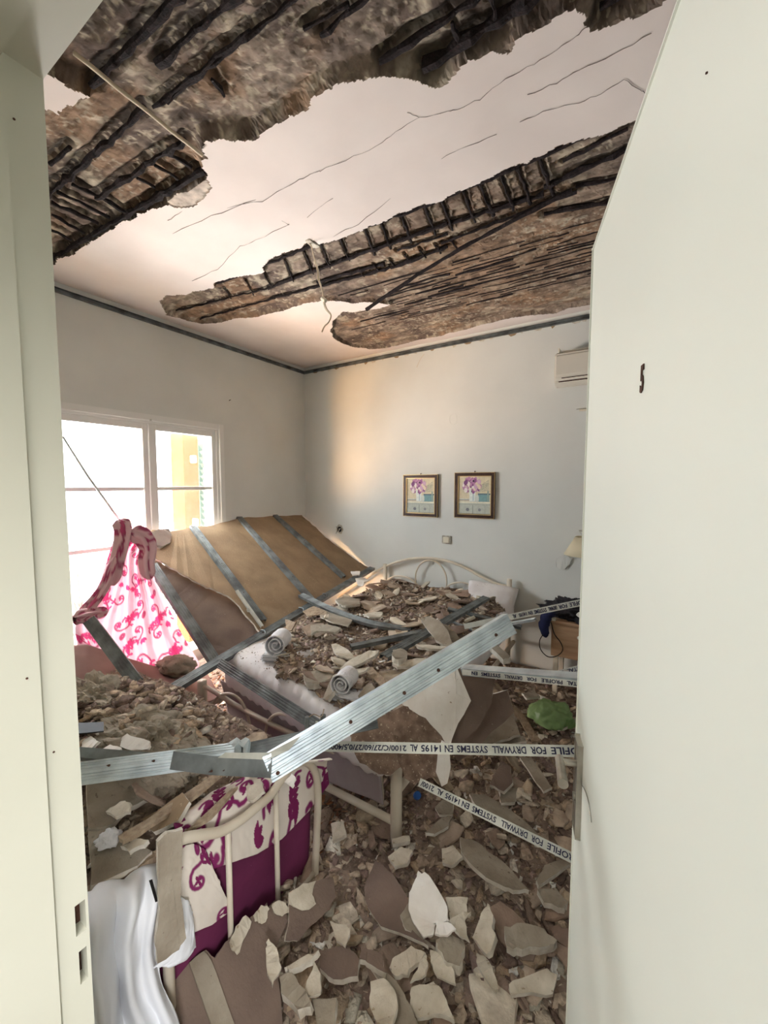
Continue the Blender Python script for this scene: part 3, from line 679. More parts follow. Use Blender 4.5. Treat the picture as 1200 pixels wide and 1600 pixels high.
# mattress: puffy, its foot edge dragged a little out of square
def puffy(name, x0, x1, y0, y1, z0, z1, m, parent, rnd=.05, seed=1, wr=.006, skew=0.0, nx=70, ny=90):
    us = np.linspace(0, 1, nx); vs_ = np.linspace(0, 1, ny); bmx = []
    # superellipse section swept: build top sheet that wraps over the sides
    s = np.linspace(-1, 1, nx); t = np.linspace(-1, 1, ny); S, T = np.meshgrid(s, t)
    def wrap(q, half, hgt):
        L = half + hgt; a = np.abs(q) * L; d = np.minimum(a, half); down = np.maximum(a - half, 0); return np.sign(q) * d, down
    hx, hy, h = (x1 - x0) / 2, (y1 - y0) / 2, z1 - z0
    X, dx_ = wrap(S, hx - rnd, h + rnd); Y, dy_ = wrap(T, hy - rnd, h + rnd)
    dn_ = np.hypot(dx_, dy_); dn2 = np.minimum(dn_, h + rnd)
    bul = np.where(dn2 < rnd * 1.57, rnd * np.sin(np.clip(dn2 / rnd, 0, PI / 2)), rnd + .012 * np.sin(np.clip((dn2 - rnd) / h, 0, 1) * PI))
    ang = np.arctan2(dy_, dx_ + 1e-9)
    X = X + np.sign(S) * np.cos(ang) * bul * (dx_ > 0); Y = Y + np.sign(T) * np.sin(ang) * bul * (dy_ > 0)
    Zz = z1 - np.where(dn2 < rnd * 1.57, rnd * (1 - np.cos(np.clip(dn2 / rnd, 0, PI / 2))), dn2 - rnd * .57)
    Zz = Zz + wr * (fbm(S * 9 + seed, T * 9) - .47) * 4
    X = X + (x0 + x1) / 2; Y = Y + (y0 + y1) / 2 + skew * (X)
    return np.stack([X, Y, np.maximum(Zz, z0)], -1)
V = puffy('mattress', -2.02, -.80, 1.42, 3.22, .39, MZ, None, None, rnd=.075, nx=110, ny=130)
# the foot edge of the mattress slid forward on the right-hand side
fx = np.clip((V[..., 0] + 2.02) / 1.22, 0, 1); V[..., 1] -= (.17 * fx - .02) * np.clip((2.4 - V[..., 1]) / 1.0, 0, 1)
# gathered sheet ripples at the edge
edge = np.clip((1.62 - V[..., 1]) / .25, 0, 1); V[..., 2] += edge * .006 * np.sin(V[..., 0] * 95 + V[..., 1] * 40) * np.clip((MZ - V[..., 2]) / .02, 0, 1)
grid_obj('mattress', V, M['sheet'], bed)
# bed base skirt / grey sheet hanging below the mattress
def drape(name, toprow, botrow, mt, parent=None, nr=40, nc=80, amp=.02, freq=9, nrm=(0, -1, 0), seed=0, thick=.003, colors=None, power=1.0, sway=0.0):
    a = resample(toprow, nc); b = resample(botrow, nc); t = np.linspace(0, 1, nr)[:, None, None]
    V = a[None] * (1 - t) + b[None] * t
    L = np.r_[0, np.cumsum(np.linalg.norm(np.diff(b, axis=0), axis=1))][None, :]; tt = t[..., 0]
    w = np.sin(L * freq * 2 * PI + 2.2 * fbm(L * 3 + seed, tt * 2) * PI * 1.3) * .6 + (fbm(L * freq * 1.3 + seed * 3, tt * 1.6 + seed) - .47) * 2.2
    V = V + np.array(nrm)[None, None] * (w * amp * (tt ** power))[..., None]
    return V, L + 0 * tt, tt * np.linalg.norm(a - b, axis=1)[None, :]
V, _, _ = drape('x', [(-2.03, 1.44, .40), (-1.5, 1.385, .40), (-.83, 1.30, .40)], [(-2.00, 1.46, .20), (-1.6, 1.42, .10), (-1.25, 1.38, .16), (-.83, 1.33, .24)], None, amp=.004, freq=1.2)
grid_obj('bed_skirt', V, M['linen'], bed, thick=.003)
# pillow sticking out beside the headboard
def pillow(name, c, sx, sy, sz, rot, label, m, cat='pillow', parent=None):
    n = 26; u_ = np.linspace(-1, 1, n); U_2, V_2 = np.meshgrid(u_, u_); e = (1 - np.abs(U_2) ** 4) * (1 - np.abs(V_2) ** 4)
    zz = np.clip(e, 0, 1) ** .45; pinch = 1 - .10 * (np.abs(U_2) ** 6 * (1 - np.abs(V_2)) + np.abs(V_2) ** 6 * (1 - np.abs(U_2)))
    lay = []
    for sg in (1, -1): lay.append(np.stack([U_2 * sx * pinch, V_2 * sy * pinch, sg * zz * sz + .012 * (fbm(U_2 * 4 + 3, V_2 * 4 + sg) - .47)], -1))
    bm = B(); R3 = Euler(rot).to_matrix(); vv = []
    for L_ in lay: vv.append([[bm.verts.new(R3 @ Vector(L_[i, j]) + Vector(c)) for j in range(n)] for i in range(n)])
    for k in (0, 1):
        for i in range(n - 1):
            for j in range(n - 1):
                f = (vv[k][i][j], vv[k][i][j + 1], vv[k][i + 1][j + 1], vv[k][i + 1][j]); bm.faces.new(f if k == 0 else f[::-1])
    bmesh.ops.remove_doubles(bm, verts=bm.verts[:], dist=.004)
    o = part(name, bm, m, parent, smooth=True); return tag(o, label, cat)
p = PY(765, 950, 3.10); pillow('pillow', (p.x + .0, 3.12, .62), .20, .16, .07, (.75, .1, .2), 'white pillow poking out beside the headboard right post', M['sheet'])
pillow('pillow', (-.90, 2.94, .56), .16, .20, .06, (.1, .25, .5), 'dusty white pillow slumped over the mattress edge near the right post', M['towel'])
# folded towels with a rolled one on top
def towel(base, ang, label, sc=1.0):
    r = empty('towel', base, label, 'towel', None)
    R3 = Euler((0, 0, ang)).to_matrix(); b = Vector(base)
    for k in range(2):
        bm = B(); box(bm, -.125 * sc, .125 * sc, -.055 * sc, .055 * sc, .001 + k * .019, .019 + k * .019, .0085)
        bmesh.ops.subdivide_edges(bm, edges=bm.edges[:], cuts=1)
        for v in bm.verts: v.co = R3 @ (v.co + Vector((.004 * k + random.uniform(-.002, .002), random.uniform(-.002, .002), random.uniform(-.0015, .0015)))) + b
        part('folded_layer', bm, M['towel'], r, smooth=True)
    # roll: spiral sheet
    nt, nl = 90, 18; th = np.linspace(.6, 5.4 * PI, nt); rad = .006 + .0026 * th * sc
    Lx = np.linspace(-.055, .055, nl) * sc
    T, X = np.meshgrid(th, Lx); Rr = .006 + .0026 * T * sc + .0015 * np.sin(X * 90)
    Vv = np.stack([Rr * np.cos(T) - .055, X, Rr * np.sin(T) + .038 + .05 * sc], -1)
    Vv = Vv @ np.array(R3).T + np.array(b); grid_obj('rolled_towel', Vv, M['towel'], r, thick=.005)
    return r
tp = PZ(452, 1027, MZ + .012); towel((tp.x, tp.y, MZ + .006), .45, 'clean white rolled towel on folded towel near mattress left corner', 1.15)
tp = PZ(555, 1092, MZ + .012); towel((tp.x + .01, tp.y, MZ + .006), .2, 'white towel roll half buried in rubble behind the bright steel channel', .95)

# ------------------------------------------------------------ fallen false ceiling: sheets and profiles
q0 = Vector((-3.05, 1.6, 1.205)); qn = Vector((.62, 0, 1)).normalized()
def PQ(x, y, off=0.0):
    p = PN(x, y, q0 + qn * off, qn); p.x = max(p.x, XL + .022); p.y = min(p.y, YB - .012); return p
sh_pts = [(232, 832), (240, 828), (262, 826), (268, 830), (300, 824), (335, 820), (372, 809), (420, 806), (472, 805), (480, 812), (498, 829), (520, 848), (540, 862), (562, 878), (585, 886), (560, 902), (500, 938), (450, 965), (408, 990), (385, 962), (362, 935), (340, 924), (318, 914), (295, 902), (270, 888), (250, 876), (236, 868)]
rr = random.Random(5)
o = slab2('drywall_sheet', [PQ(x, y) for x, y in sh_pts], .012, M['paper'], M['gyp_edge'], None, qn, .006, 4, rr)
tag(o, 'large brown plasterboard sheet leaning from the left wall down to the bed', 'plasterboard')
# torn pale paper edge along the back wall side
pe = [PQ(x, y, .003) for x, y in ((472, 806), (484, 816), (500, 830), (520, 848), (541, 863), (562, 879))]
for a, b in zip(pe[:-1], pe[1:]):
    bm = B(); w_ = Vector((.012, 0, .012)); slab(bm, [a, b, b + w_ * rr.uniform(.3, 1), a.lerp(b, .5) + w_ * rr.uniform(.5, 1.6), a + w_ * rr.uniform(.3, 1)], .003, qn, .002, 1, rr); part('torn_paper', bm, M['shard_white'], o)
o = slab2('drywall_sheet', [PQ(x, y, -.035) for x, y in ((236, 872), (250, 878), (270, 889), (295, 903), (318, 915), (345, 926), (370, 942), (392, 970), (412, 992), (380, 1010), (345, 1034), (322, 1015), (290, 965), (262, 920), (240, 890))], .012, M['paper_dark'], M['gyp_edge'], None, qn, .006, 3, rr)
tag(o, 'dark purplish brown broken plasterboard sheet left of the larger sheet', 'plasterboard')
o = slab2('drywall_sheet', [PQ(x, y, .012) for x, y in ((232, 832), (248, 827), (262, 826), (268, 834), (266, 848), (250, 856), (238, 850))], .012, M['paper_dark'], M['gyp_edge'], None, qn, .004, 3, rr)
tag(o, 'small dark plasterboard flap at the upper left corner of the sheet', 'plasterboard')
def profile(label, pts, nrm, sec=CD, k=1.0, m='galv', screws=(), base=None, name='steel_profile', light=None):
    r = empty(name, Vector(pts[0]) if base is None else base, label, 'metal profile', None)
    bm = B(); extrude(bm, pts, sec, nrm, k); part('channel', bm, M[m], r)
    return r
def screw(root, p, n, r=.0045, rust=True):
    bm = B(); n = Vector(n).normalized(); tube(bm, [Vector(p) - n * .002, Vector(p) + n * .003], [r * 1.0, r * .7], 8); tube(bm, [Vector(p) + n * .003, Vector(p) + n * .007], r * .35, 6)
    part('screw', bm, M['hole'], root)
def line3(a, b, n=10, sag=0.0, wob=0.0, rng=rr):
    a, b = Vector(a), Vector(b); return [a.lerp(b, i / n) - Vector((0, 0, sag * math.sin(PI * i / n))) + Vector((rng.uniform(-wob, wob),) * 3) for i in range(n + 1)]
qup = qn
for lab, a, b in (('second metal stud from the window lying on the brown sheet', (302, 821), (412, 968)),
                  ('third metal stud from the window lying on the brown sheet', (374, 807), (490, 938)),
                  ('metal stud nearest the back wall corner on the brown sheet', (430, 804), (538, 900))):
    r = profile(lab, line3(PQ(*a, .028), PQ(*b, .028)), qup, CD, .92, 'galv_dull')
    pa_, pb_ = PQ(*a, .029), PQ(*b, .029)
    for t in (.15, .45, .75): screw(r, pa_.lerp(pb_, t), qup, .003)
r = profile('dull wide metal stud between the floral curtain and the dark sheet', line3(PQ(238, 880, .02), PQ(340, 1036, .02)), qup, CD, 1.05, 'galv_dull')
r = profile('long cross carrier running diagonally along the lower end of the sheets', line3(PQ(262, 1078, .05), PQ(582, 886, .05), 12), Vector((.2, -.35, .9)), CD, .95, 'galv_dull')
for t in (.3, .48, .62, .86):
    p = PQ(262, 1078, .055).lerp(PQ(582, 886, .055), t)
    bm = B(); tube(bm, smooth_path([p + Vector((-.04, .02, .0)), p + Vector((-.02, 0, .014)), p + Vector((.02, 0, .014)), p + Vector((.04, -.02, 0))], 3), .004, 6); part('clip', bm, M['galv_dull'], r)
    screw(r, p + Vector((.01, -.01, .006)), (0, -.3, 1), .004)
def PM(x, y, z=MZ): return PZ(x, y, z)
profile('bent dark stud sagging across the rubble on the bed', smooth_path([PM(470, 928, .70), PM(520, 952, .68), PM(580, 972, .665), PM(642, 982, .66)], 4), (0, -.2, 1), CD, .8, 'galv_dull')
profile('pair of dark carrier rails crossing the bed rubble towards the right post', line3(PM(600, 1024, .70), PM(760, 932, .72), 8), (.1, -.3, 1), CD, .85, 'galv_dull')
profile('dark rail edge half covered by rubble right of the rolled towel', line3(PM(548, 1008, .66), PM(660, 985, .68), 6), (.1, -.3, 1), UD, 1.0, 'galv_dull')
profile('long dark rail resting along the foot edge of the mattress', line3(PZ(342, 1036, .60), PZ(498, 1136, .56), 10), (.0, -.75, .55), CD, .8, 'galv_dull')
profile('dusty stud standing in front of the floral curtain at the left', line3(PX(138, 968, -2.35), PX(212, 1066, -1.95) + Vector((0, 0, 0)), 8), (.5, -.6, .6), CD, .95, 'galv_dull')
r = profile('narrow pale metal strip with a bracket on the dark sheet', line3(PQ(370, 922, .05), PQ(410, 978, .05), 5), (.4, -.3, .8), UD, .7, 'galv_light')
p = PQ(388, 953, .06); bm = B(); tube(bm, [p + Vector((.012 * math.cos(t), 0, .012 * math.sin(t))) for t in np.linspace(0, 2 * PI, 13)[:-1]], .004, 6, closed=True); part('eyelet', bm, M['galv_light'], r)
profile('thin dark rail behind the pillow at the right side of the bed', line3(PZ(700, 950, .68), PZ(815, 978, .64), 6), (0, -.4, .9), UD, .9, 'galv_dull')
profile('slim bent steel strip leaving the pile towards the headboard post', [PZ(700, 968, .68), PZ(755, 990, .62), PD(800, 972, 1.9), PD(835, 966, 1.75)], (0, -.5, .8), UD, .45, 'galv')

# the bright channel hanging across the foreground, with its folded end
b0, b1 = PD(800, 974, 1.16), PD(418, 1204, .93); nb = (EYE - (b0 + b1) / 2).normalized(); nb = (nb + Vector((0, 0, -.30))).normalized()
cx = (b1 - b0).normalized(); nb = (nb - cx * nb.dot(cx)).normalized()
big = empty('steel_profile', b1, 'bright galvanised channel slanting across the foreground up to the right', 'metal profile', None)
bm = B(); extrude(bm, line3(b0, b1, 3), CD, nb, .98); part('channel', bm, M['galv'], big)
for x, y in ((775, 992), (632, 1083), (685, 1047), (434, 1208), (548, 1128)):
    p = PN(x, y, b0, nb); screw(big, p + nb * .001, nb, .005)
# torn/folded tail of it turning left
t0 = PD(424, 1200, .93); t1 = PD(330, 1196, .99); t2 = PD(268, 1188, 1.02)
bm = B(); extrude(bm, [t0, t1, t2], [(-.020, 0), (.020, 0), (.020, -.001), (-.020, -.001)], (.1, -.75, .35), 1.0); o = part('folded_web', bm, M['galv_dull'], big)
bm = B(); slab(bm, [PD(340, 1184, .99), PD(415, 1187, .94), PD(424, 1176, .94), PD(352, 1176, .99)], .0015, None); part('folded_flange', bm, M['galv_light'], big)
bm = B(); slab(bm, [PD(412, 1190, .935), PD(420, 1176, .94), PD(470, 1150, .95), PD(452, 1172, .945)], .0015, None); part('side_flange', bm, M['galv_light'], big)
for x, y in ((330, 1205), (352, 1203)): screw(big, PD(x, y, .975), (0, -1, .3), .003)
# left foreground pieces
ll0, ll1 = PD(100, 1212, 1.02), PD(372, 1176, 1.10); nl_ = Vector((.25, -.8, .55))
lp = profile('blue grey galvanised channel entering from the left door jamb', line3(ll0, ll1, 3), nl_, CD, .88, 'galv', name='steel_profile')
for x, y in ((170, 1196), (240, 1189)): screw(lp, PN(x, y, ll0, (ll1 - ll0).cross(Vector((0, 0, 1))).normalized()), nl_, .003)
l2a, l2b = PD(360, 1176, 1.12), PD(590, 1128, 1.20)
profile('grey channel joined to the left one and passing behind the bright channel', line3(l2a, l2b, 3), nl_, CD, .55, 'galv_dull')
cl = empty('joint_clip', PD(372, 1166, 1.08), 'crumpled steel joint clip where the two left channels meet', 'clip')
for dx, w in ((0, 10), (14, 7)):
    bm = B(); slab(bm, [PD(355 + dx, 1162, 1.07), PD(370 + dx, 1152, 1.08), PD(378 + dx, 1160, 1.07), PD(376 + dx, 1192, 1.06), PD(366 + dx, 1194, 1.06), PD(366 + dx, 1168, 1.06)], .003, None, .002, 2, rr); part('jaw', bm, M['galv'], cl)
hg = empty('suspension_hanger', PD(490, 1150, 1.15), 'rusty wire hanger with bolts standing on the grey channel', 'hanger')
for x0, y0, y1, w in ((479, 1120, 1155, 3.4), (504, 1117, 1158, 3.8), (494, 1128, 1150, 2.2)):
    bm = B(); tube(bm, [PD(x0, y1, 1.15), PD(x0, (y0 + y1) / 2, 1.15), PD(x0 + 1, y0, 1.15)], .002 * w, 8); part('bolt', bm, M['galv_light'] if w < 3 else M['galv_dull'], hg)
bm = B(); tube(bm, smooth_path([PD(481, 1122, 1.15), PD(490, 1116, 1.15), PD(502, 1120, 1.14), PD(506, 1108, 1.14)], 3), .0016, 5); part('wire', bm, M['timber'], hg)
bm = B(); slab(bm, [PD(470, 1150, 1.15), PD(520, 1146, 1.15), PD(524, 1154, 1.14), (PD(468, 1160, 1.14))], .008, None, .002, 3, rr); part('plaster_crust', bm, M['slab'], hg)
bm = B(); extrude(bm, line3(PD(110, 1174, 1.2), PD(260, 1186, 1.16), 3), UD, (0, -.6, .8), 1.0); o = part('steel_profile', bm, M['galv_dull']); tag(o, 'thin grey rail just above the left channel by the jamb', 'metal profile')

# printed angle profiles
def band(label, pts, texts, w=.027, col='galv_light', facing=None):
    a, b = pts[0], pts[-1]; t = (b - a).normalized(); mid = (a + b) / 2
    n = (EYE - mid).normalized() if facing is None else Vector(facing); n = (n - t * n.dot(t)).normalized()
    r = empty('printed_profile', a, label, 'metal profile', None)
    s = t.cross(n).normalized()
    h = w / 2
    sec = [(-h, 0), (h, 0), (h, -.022), (h - .001, -.022), (h - .001, -.001), (-h + .001, -.001), (-h + .001, -.022), (-h, -.022)]
    bm = B(); extrude(bm, line3(a, b, 4), sec, n, 1.0); part('channel', bm, M[col], r)
    hh = .62 * w
    def at_x(x):
        lo, hi = -.2, 1.2
        for _ in range(40):
            m_ = (lo + hi) / 2; v = a.lerp(b, m_) - EYE
            if 600 + F * v.dot(R_) / v.dot(W_) < x: lo = m_
            else: hi = m_
        return a.lerp(b, lo)
    for txt, xl, xr in texts:
        pl_, pr_ = at_x(xl), at_x(xr); me = text_mesh(txt, .02, bold=.0004)
        xs = [v.co.x for v in me.vertices]; ys = [v.co.y for v in me.vertices]; mx, my = (max(xs) + min(xs)) / 2, (max(ys) + min(ys)) / 2
        kx = (pr_ - pl_).length / (max(xs) - min(xs)); ky = hh / (max(ys) - min(ys)); xa = -t; ya = n.cross(xa); ce = (pl_ + pr_) / 2 + n * .0008 - wpos(r)
        for v in me.vertices: v.co = ce + xa * ((v.co.x - mx) * kx) + ya * ((v.co.y - my) * ky) + n * v.co.z
        link('lettering', me, M['ink'], r)
    return r
A1, B1 = PD(505, 1166, 1.14), PD(915, 1174, .99)
band('upside down printed profile running level across to the door handle', [A1, B1],
     [('PROFILE', 861, 925), ('FOR', 829, 853), ('DRYWALL', 769, 822), ('SYSTEMS', 714, 762), ('EN', 695, 708), ('14195', 658, 689), ('AL', 641, 653), ('2100/C/27/60/27/0,5/4000', 512, 635)], w=.026)
A2, B2 = PD(655, 1222, 1.30), PD(905, 1346, 1.07)
band('upside down printed profile sloping down from the bed post to the door', [A2, B2],
     [('PROFILE', 855, 903), ('FOR', 830, 848), ('DRYWALL', 783, 824), ('SYSTEMS', 738, 775), ('EN', 722, 733), ('14195', 696, 718), ('AL', 683, 692), ('/0012'[::-1], 658, 678)], w=.024)
A3, B3 = PD(725, 979, 1.72), PD(915, 940, 1.32)
band('printed profile rising right in front of the clothes on the nightstand', [A3, B3],
     [('PROFILE', 890, 918), ('FOR', 873, 886), ('DRYWALL', 857, 870), ('SYSTEMS', 835, 854), ('EN', 826, 832), ('14195', 811, 823), ('AL', 801, 807)], w=.022)
A4, B4 = PD(840, 1060, 1.55), PD(915, 1042, 1.38)
band('short printed profile end below the nightstand at the door edge', [A4, B4], [('METAL', 887, 912), ('PROFILE', 850, 881)], w=.020)
A5, B5 = PD(722, 1050, 1.50), PD(915, 1070, 1.22)
band('open dusty channel with printed lower flange below the nightstand', [A5, B5], [('METAL', 886, 912), ('PROFILE', 846, 879), ('FOR', 823, 838), ('DRYWALL', 788, 816), ('SYSTEMS', 752, 782), ('EN', 737, 746)], w=.019)
bm = B(); extrude(bm, line3(PD(722, 1041, 1.52), PD(915, 1056, 1.24), 4), UD, (0, -.25, 1), 1.1); o = part('steel_profile', bm, M['galv']); tag(o, 'galvanised channel lip on top of the open dusty channel', 'metal profile')
bm = B(); extrude(bm, line3(PD(724, 1046, 1.515), PD(830, 1055, 1.36), 4), [(-.011, 0), (.011, 0), (.011, -.002), (-.011, -.002)], (0, -.5, .9), 1.0); o = part('brick_dust', bm, M['floor']); tag(o, 'red brick dust lying inside the open channel', 'dust', kind='stuff')
# ------------------------------------------------------------ things on the walls
def picture(px_c, label):
    x0, y0, x1, y1 = px_c
    a = PY(x0, (y0 + y1) / 2, YB - .02); b = PY(x1, (y0 + y1) / 2, YB - .02); zt = PY((x0 + x1) / 2, y0, YB - .02).z; zb = PY((x0 + x1) / 2, y1, YB - .02).z
    xa, xb = a.x, b.x; r = empty('framed_picture', ((xa + xb) / 2, YB, zb), label, 'picture')
    w = .030
    for nm, d0, d1, i0, i1, m in (('frame', YB - .024, YB - .002, 0, w, 'frame_dark'), ('gilt_rim', YB - .026, YB - .016, -.0, .006, 'gold'), ('gilt_slip', YB - .022, YB - .01, w - .001, w + .006, 'gold')):
        bm = B(); q0x, q1x, q0z, q1z = xa + i0, xb - i0, zb + i0, zt - i0; t = i1 - i0
        box(bm, q0x, q0x + t, d0, d1, q0z, q1z, .002); box(bm, q1x - t, q1x, d0, d1, q0z, q1z, .002); box(bm, q0x + t, q1x - t, d0, d1, q1z - t, q1z, .002); box(bm, q0x + t, q1x - t, d0, d1, q0z, q0z + t, .002)
        part(nm, bm, M[m], r)
    ca, cb, ct, cbm = xa + w, xb - w, zt - w, zb + w; nx, ny = 96, 116
    Ux, Vz = np.meshgrid(np.linspace(0, 1, nx), np.linspace(0, 1, ny)); 
    Vv = np.stack([ca + Ux * (cb - ca), np.full(Ux.shape, YB - .012), cbm + Vz * (ct - cbm)], -1)
    cl = np.empty(Ux.shape + (3,)); cl[:] = lin(214, 204, 176); cl[:] = cl * (.9 + .2 * fbm(Ux * 3, Vz * 3))[..., None] * 1.0
    def put(mask, c): cl[mask] = lin(*c)
    put(Vz < .34, (186, 192, 182)); put((Vz > .30) & (Vz < .335), (232, 228, 208)); put((Vz > .255) & (Vz < .268), (150, 158, 152))
    put((Vz < .25) & (np.abs(Ux - .46) < .008), (140, 148, 140)); put((Vz < .24) & (np.abs(Ux - .82) < .006), (140, 148, 140))
    put((np.hypot(Ux - .30, (Vz - .13) * 1.2) < .05), (122, 124, 130)); put((np.hypot(Ux - .66, (Vz - .13) * 1.2) < .045), (140, 142, 146)); put(Vz < .03, (110, 108, 90))
    put((Ux > .62) & (Ux < .94) & (Vz > .34) & (Vz < .52), (126, 164, 168)); put((Ux > .60) & (Vz > .515) & (Vz < .55), (96, 120, 130)); put((np.abs(Ux - .9) < .02) & (Vz > .35) & (Vz < .62), (150, 170, 160))
    put((Ux > .04) & (Ux < .34) & (Vz > .37) & (Vz < .385), (120, 128, 140)); put((Ux > .04) & (Ux < .36) & (Vz > .385) & (Vz < .41), (210, 212, 200))
    for k in range(9): put(np.abs((Vz - .60) - .6 * (Ux - .66 - k * .002) * (1 if k % 2 else .3) - .02 * k) < (.006 if Ux.size else 0) * ((Ux > .62) & (Ux < .92)), (150, 156, 140))
    vw = .085 + .05 * (Vz - .36) ; put((np.abs(Ux - .44) < vw) & (Vz > .345) & (Vz < .66), (226, 232, 226)); put((np.abs(Ux - .47) < .02) & (Vz > .36) & (Vz < .62), (190, 204, 206)); put(np.hypot((Ux - .58) / .06, (Vz - .42) / .10) < 1, (208, 214, 206))
    r2 = random.Random(int(x0))
    r2 = random.Random(4)
    for k in range(90):
        a_, d_ = r2.uniform(0, 2 * PI), math.sqrt(r2.random()); cx_, cz_ = .42 + .26 * d_ * math.cos(a_), .765 + .19 * d_ * math.sin(a_); s_ = r2.uniform(.025, .055)
        put(np.hypot((Ux - cx_), (Vz - cz_) * .85) < s_, r2.choice([(176, 120, 160), (150, 96, 146), (206, 170, 196), (236, 226, 224), (190, 140, 176), (130, 84, 130), (228, 210, 190)]))
    put(np.hypot(Ux - .47, (Vz - .87)) < .028, (70, 56, 70)); put(np.hypot(Ux - .42, (Vz - .60)) < .02, (90, 70, 90))
    g = ((np.abs(Ux * 26 % 1 - .5) < .03) | (np.abs(Vz * 5.7 % 1 - .5) < .02)) & (Vz > .55); cl[g] = cl[g] * .93
    grid_obj('print', Vv, M['canvas'], r, cl, smooth=False)
    bm = B(); tube(bm, [((xa + xb) / 2, YB - .01, zt - .002), ((xa + xb) / 2, YB - .004, zt + .012)], .004, 8); part('nail', bm, M['hole'], r)
picture((630, 741.5, 684, 807.5), 'left framed flower still life above the headboard')
picture((710, 738, 773, 810), 'right framed flower still life, the larger one nearer the lamp')
a = PY(690.5, 836.5, YB - .01); b = PY(704.5, 850.5, YB - .01)
r = empty('wall_switch', ((a.x + b.x) / 2, YB, b.z), 'square ivory light switch under the pictures', 'switch')
bm = B(); box(bm, a.x, b.x, YB - .012, YB, b.z, a.z, .003); part('plate', bm, M['mortar'], r)
bm = B(); box(bm, a.x + .014, b.x - .014, YB - .018, YB - .010, b.z + .012, a.z - .012, .003); part('rocker', bm, M['plastic'], r)
# empty socket hole with wires
c = PY(531, 827, YB); r = empty('socket_hole', (c.x, YB, c.z), 'broken open socket hole with loose wires near the room corner', 'socket')
bm = B(); ang = np.linspace(0, 2 * PI, 15)[:-1]; rw = random.Random(2); slab(bm, [(c.x + .042 * rw.uniform(.75, 1.2) * math.cos(t), YB - .004, c.z + .055 * rw.uniform(.75, 1.15) * math.sin(t)) for t in ang], .003, Vector((0, -1, 0))); part('patch', bm, M['mortar'], r)
bm = B(); slab(bm, [(c.x + .028 * math.cos(t), YB - .0065, c.z + .03 * math.sin(t)) for t in ang], .002, Vector((0, -1, 0))); part('recess', bm, M['black'], r)
for dx, dz in ((-.03, .03), (.01, -.05), (-.035, -.045), (.03, .01)):
    bm = B(); tube(bm, smooth_path([(c.x, YB - .008, c.z), (c.x + dx * .4, YB - .03, c.z + dz * .5), (c.x + dx, YB - .022, c.z + dz)], 4), .0022, 5); part('wire', bm, M['black'] if dx < 0 else M['plastic'], r)
# small nail left wall, faint ring on back wall, hook by the door
c = PX(358, 626, XL); bm = B(); tube(bm, [c, c + Vector((.02, 0, .005))], .003, 6); o = part('wall_nail', bm, M['hole']); tag(o, 'small nail in the left wall right of the window', 'nail')
c = PY(708, 655, YB - .001); bm = B(); tube(bm, [c + Vector((.035 * math.cos(t), 0, .045 * math.sin(t))) for t in np.linspace(0, 2 * PI, 25)[:-1]], .0014, 5, closed=True); o = part('plaster_ring', bm, M['wall']); tag(o, 'faint round filled mark on the back wall above the pictures', 'mark')
c = PY(903, 640, YB - .02); r = empty('wall_hook', c, 'small white wall hook below the air conditioner', 'hook')
bm = B(); tube(bm, [c + Vector((-.01, .02, .004)), c + Vector((-.008, 0, .004)), c + Vector((.2, 0, .006))], .0025, 6); part('rod', bm, M['steel'], r)
bm = B(); tube(bm, [c + Vector((.01, 0, -.006)), c + Vector((.05, 0, -.008)), c + Vector((.2, 0, -.002))], [.007, .008, .005], 8); part('grip', bm, M['plastic'], r)
# thin wire dangling from the angle
a = PY(651, 574, YB - .02); bm = B(); tube(bm, smooth_path([PY(663, 553, YB - .02), PY(657, 561, YB - .03), a], 3), .0018, 5); o = part('loose_wire', bm, M['cable']); tag(o, 'short thin wire dangling below the back wall angle', 'wire')
# air conditioner
ya = YB - .20; p0 = PY(868, 548, ya); p1 = PY(868, 604, ya); xa0 = PY(866, 575, ya).x
r = empty('air_conditioner', (xa0 + .4, YB, p1.z), 'white split air conditioner high on the back wall beside the door', 'air conditioner')
bm = B(); sec = [(YB, p1.z + .03), (ya + .06, p1.z), (ya + .012, p1.z + .03), (ya, p1.z + .07), (ya + .004, p0.z - .03), (ya + .03, p0.z - .008), (YB, p0.z - .008)]
v0 = [bm.verts.new((xa0, y, z)) for y, z in sec]; v1 = [bm.verts.new((xa0 + .80, y, z)) for y, z in sec]
for k in range(len(sec)): bm.faces.new((v0[k], v0[(k + 1) % len(sec)], v1[(k + 1) % len(sec)], v1[k]))
bm.faces.new(v0[::-1]); bm.faces.new(v1); bmesh.ops.recalc_face_normals(bm, faces=bm.faces[:])
bmesh.ops.bevel(bm, geom=bm.edges[:], offset=.010, segments=3, affect='EDGES'); part('body', bm, M['acw'], r)
bm = B(); box(bm, xa0 + .05, xa0 + .79, ya + .05, YB - .02, p0.z - .010, p0.z - .004); part('intake', bm, M['black'], r)
for k in range(3):
    bm = B(); box(bm, xa0 + .04, xa0 + .79, ya + .045 + k * .045, ya + .052 + k * .045, p0.z - .006, p0.z + .004); part('louvre', bm, M['acw'], r)
for z, s in ((p1.z + .052, .05), (p1.z + .030, .03)):
    bm = B(); box(bm, xa0 + s, xa0 + .76, ya - .0015 + (.008 if s < .04 else 0), ya + .02, z, z + .004); part('outlet_line', bm, M['hole'], r)
bm = B(); box(bm, xa0 + .02, xa0 + .028, ya + .02, YB, p0.z - .01, p0.z + .02); part('end_cap', bm, M['plastic'], r)
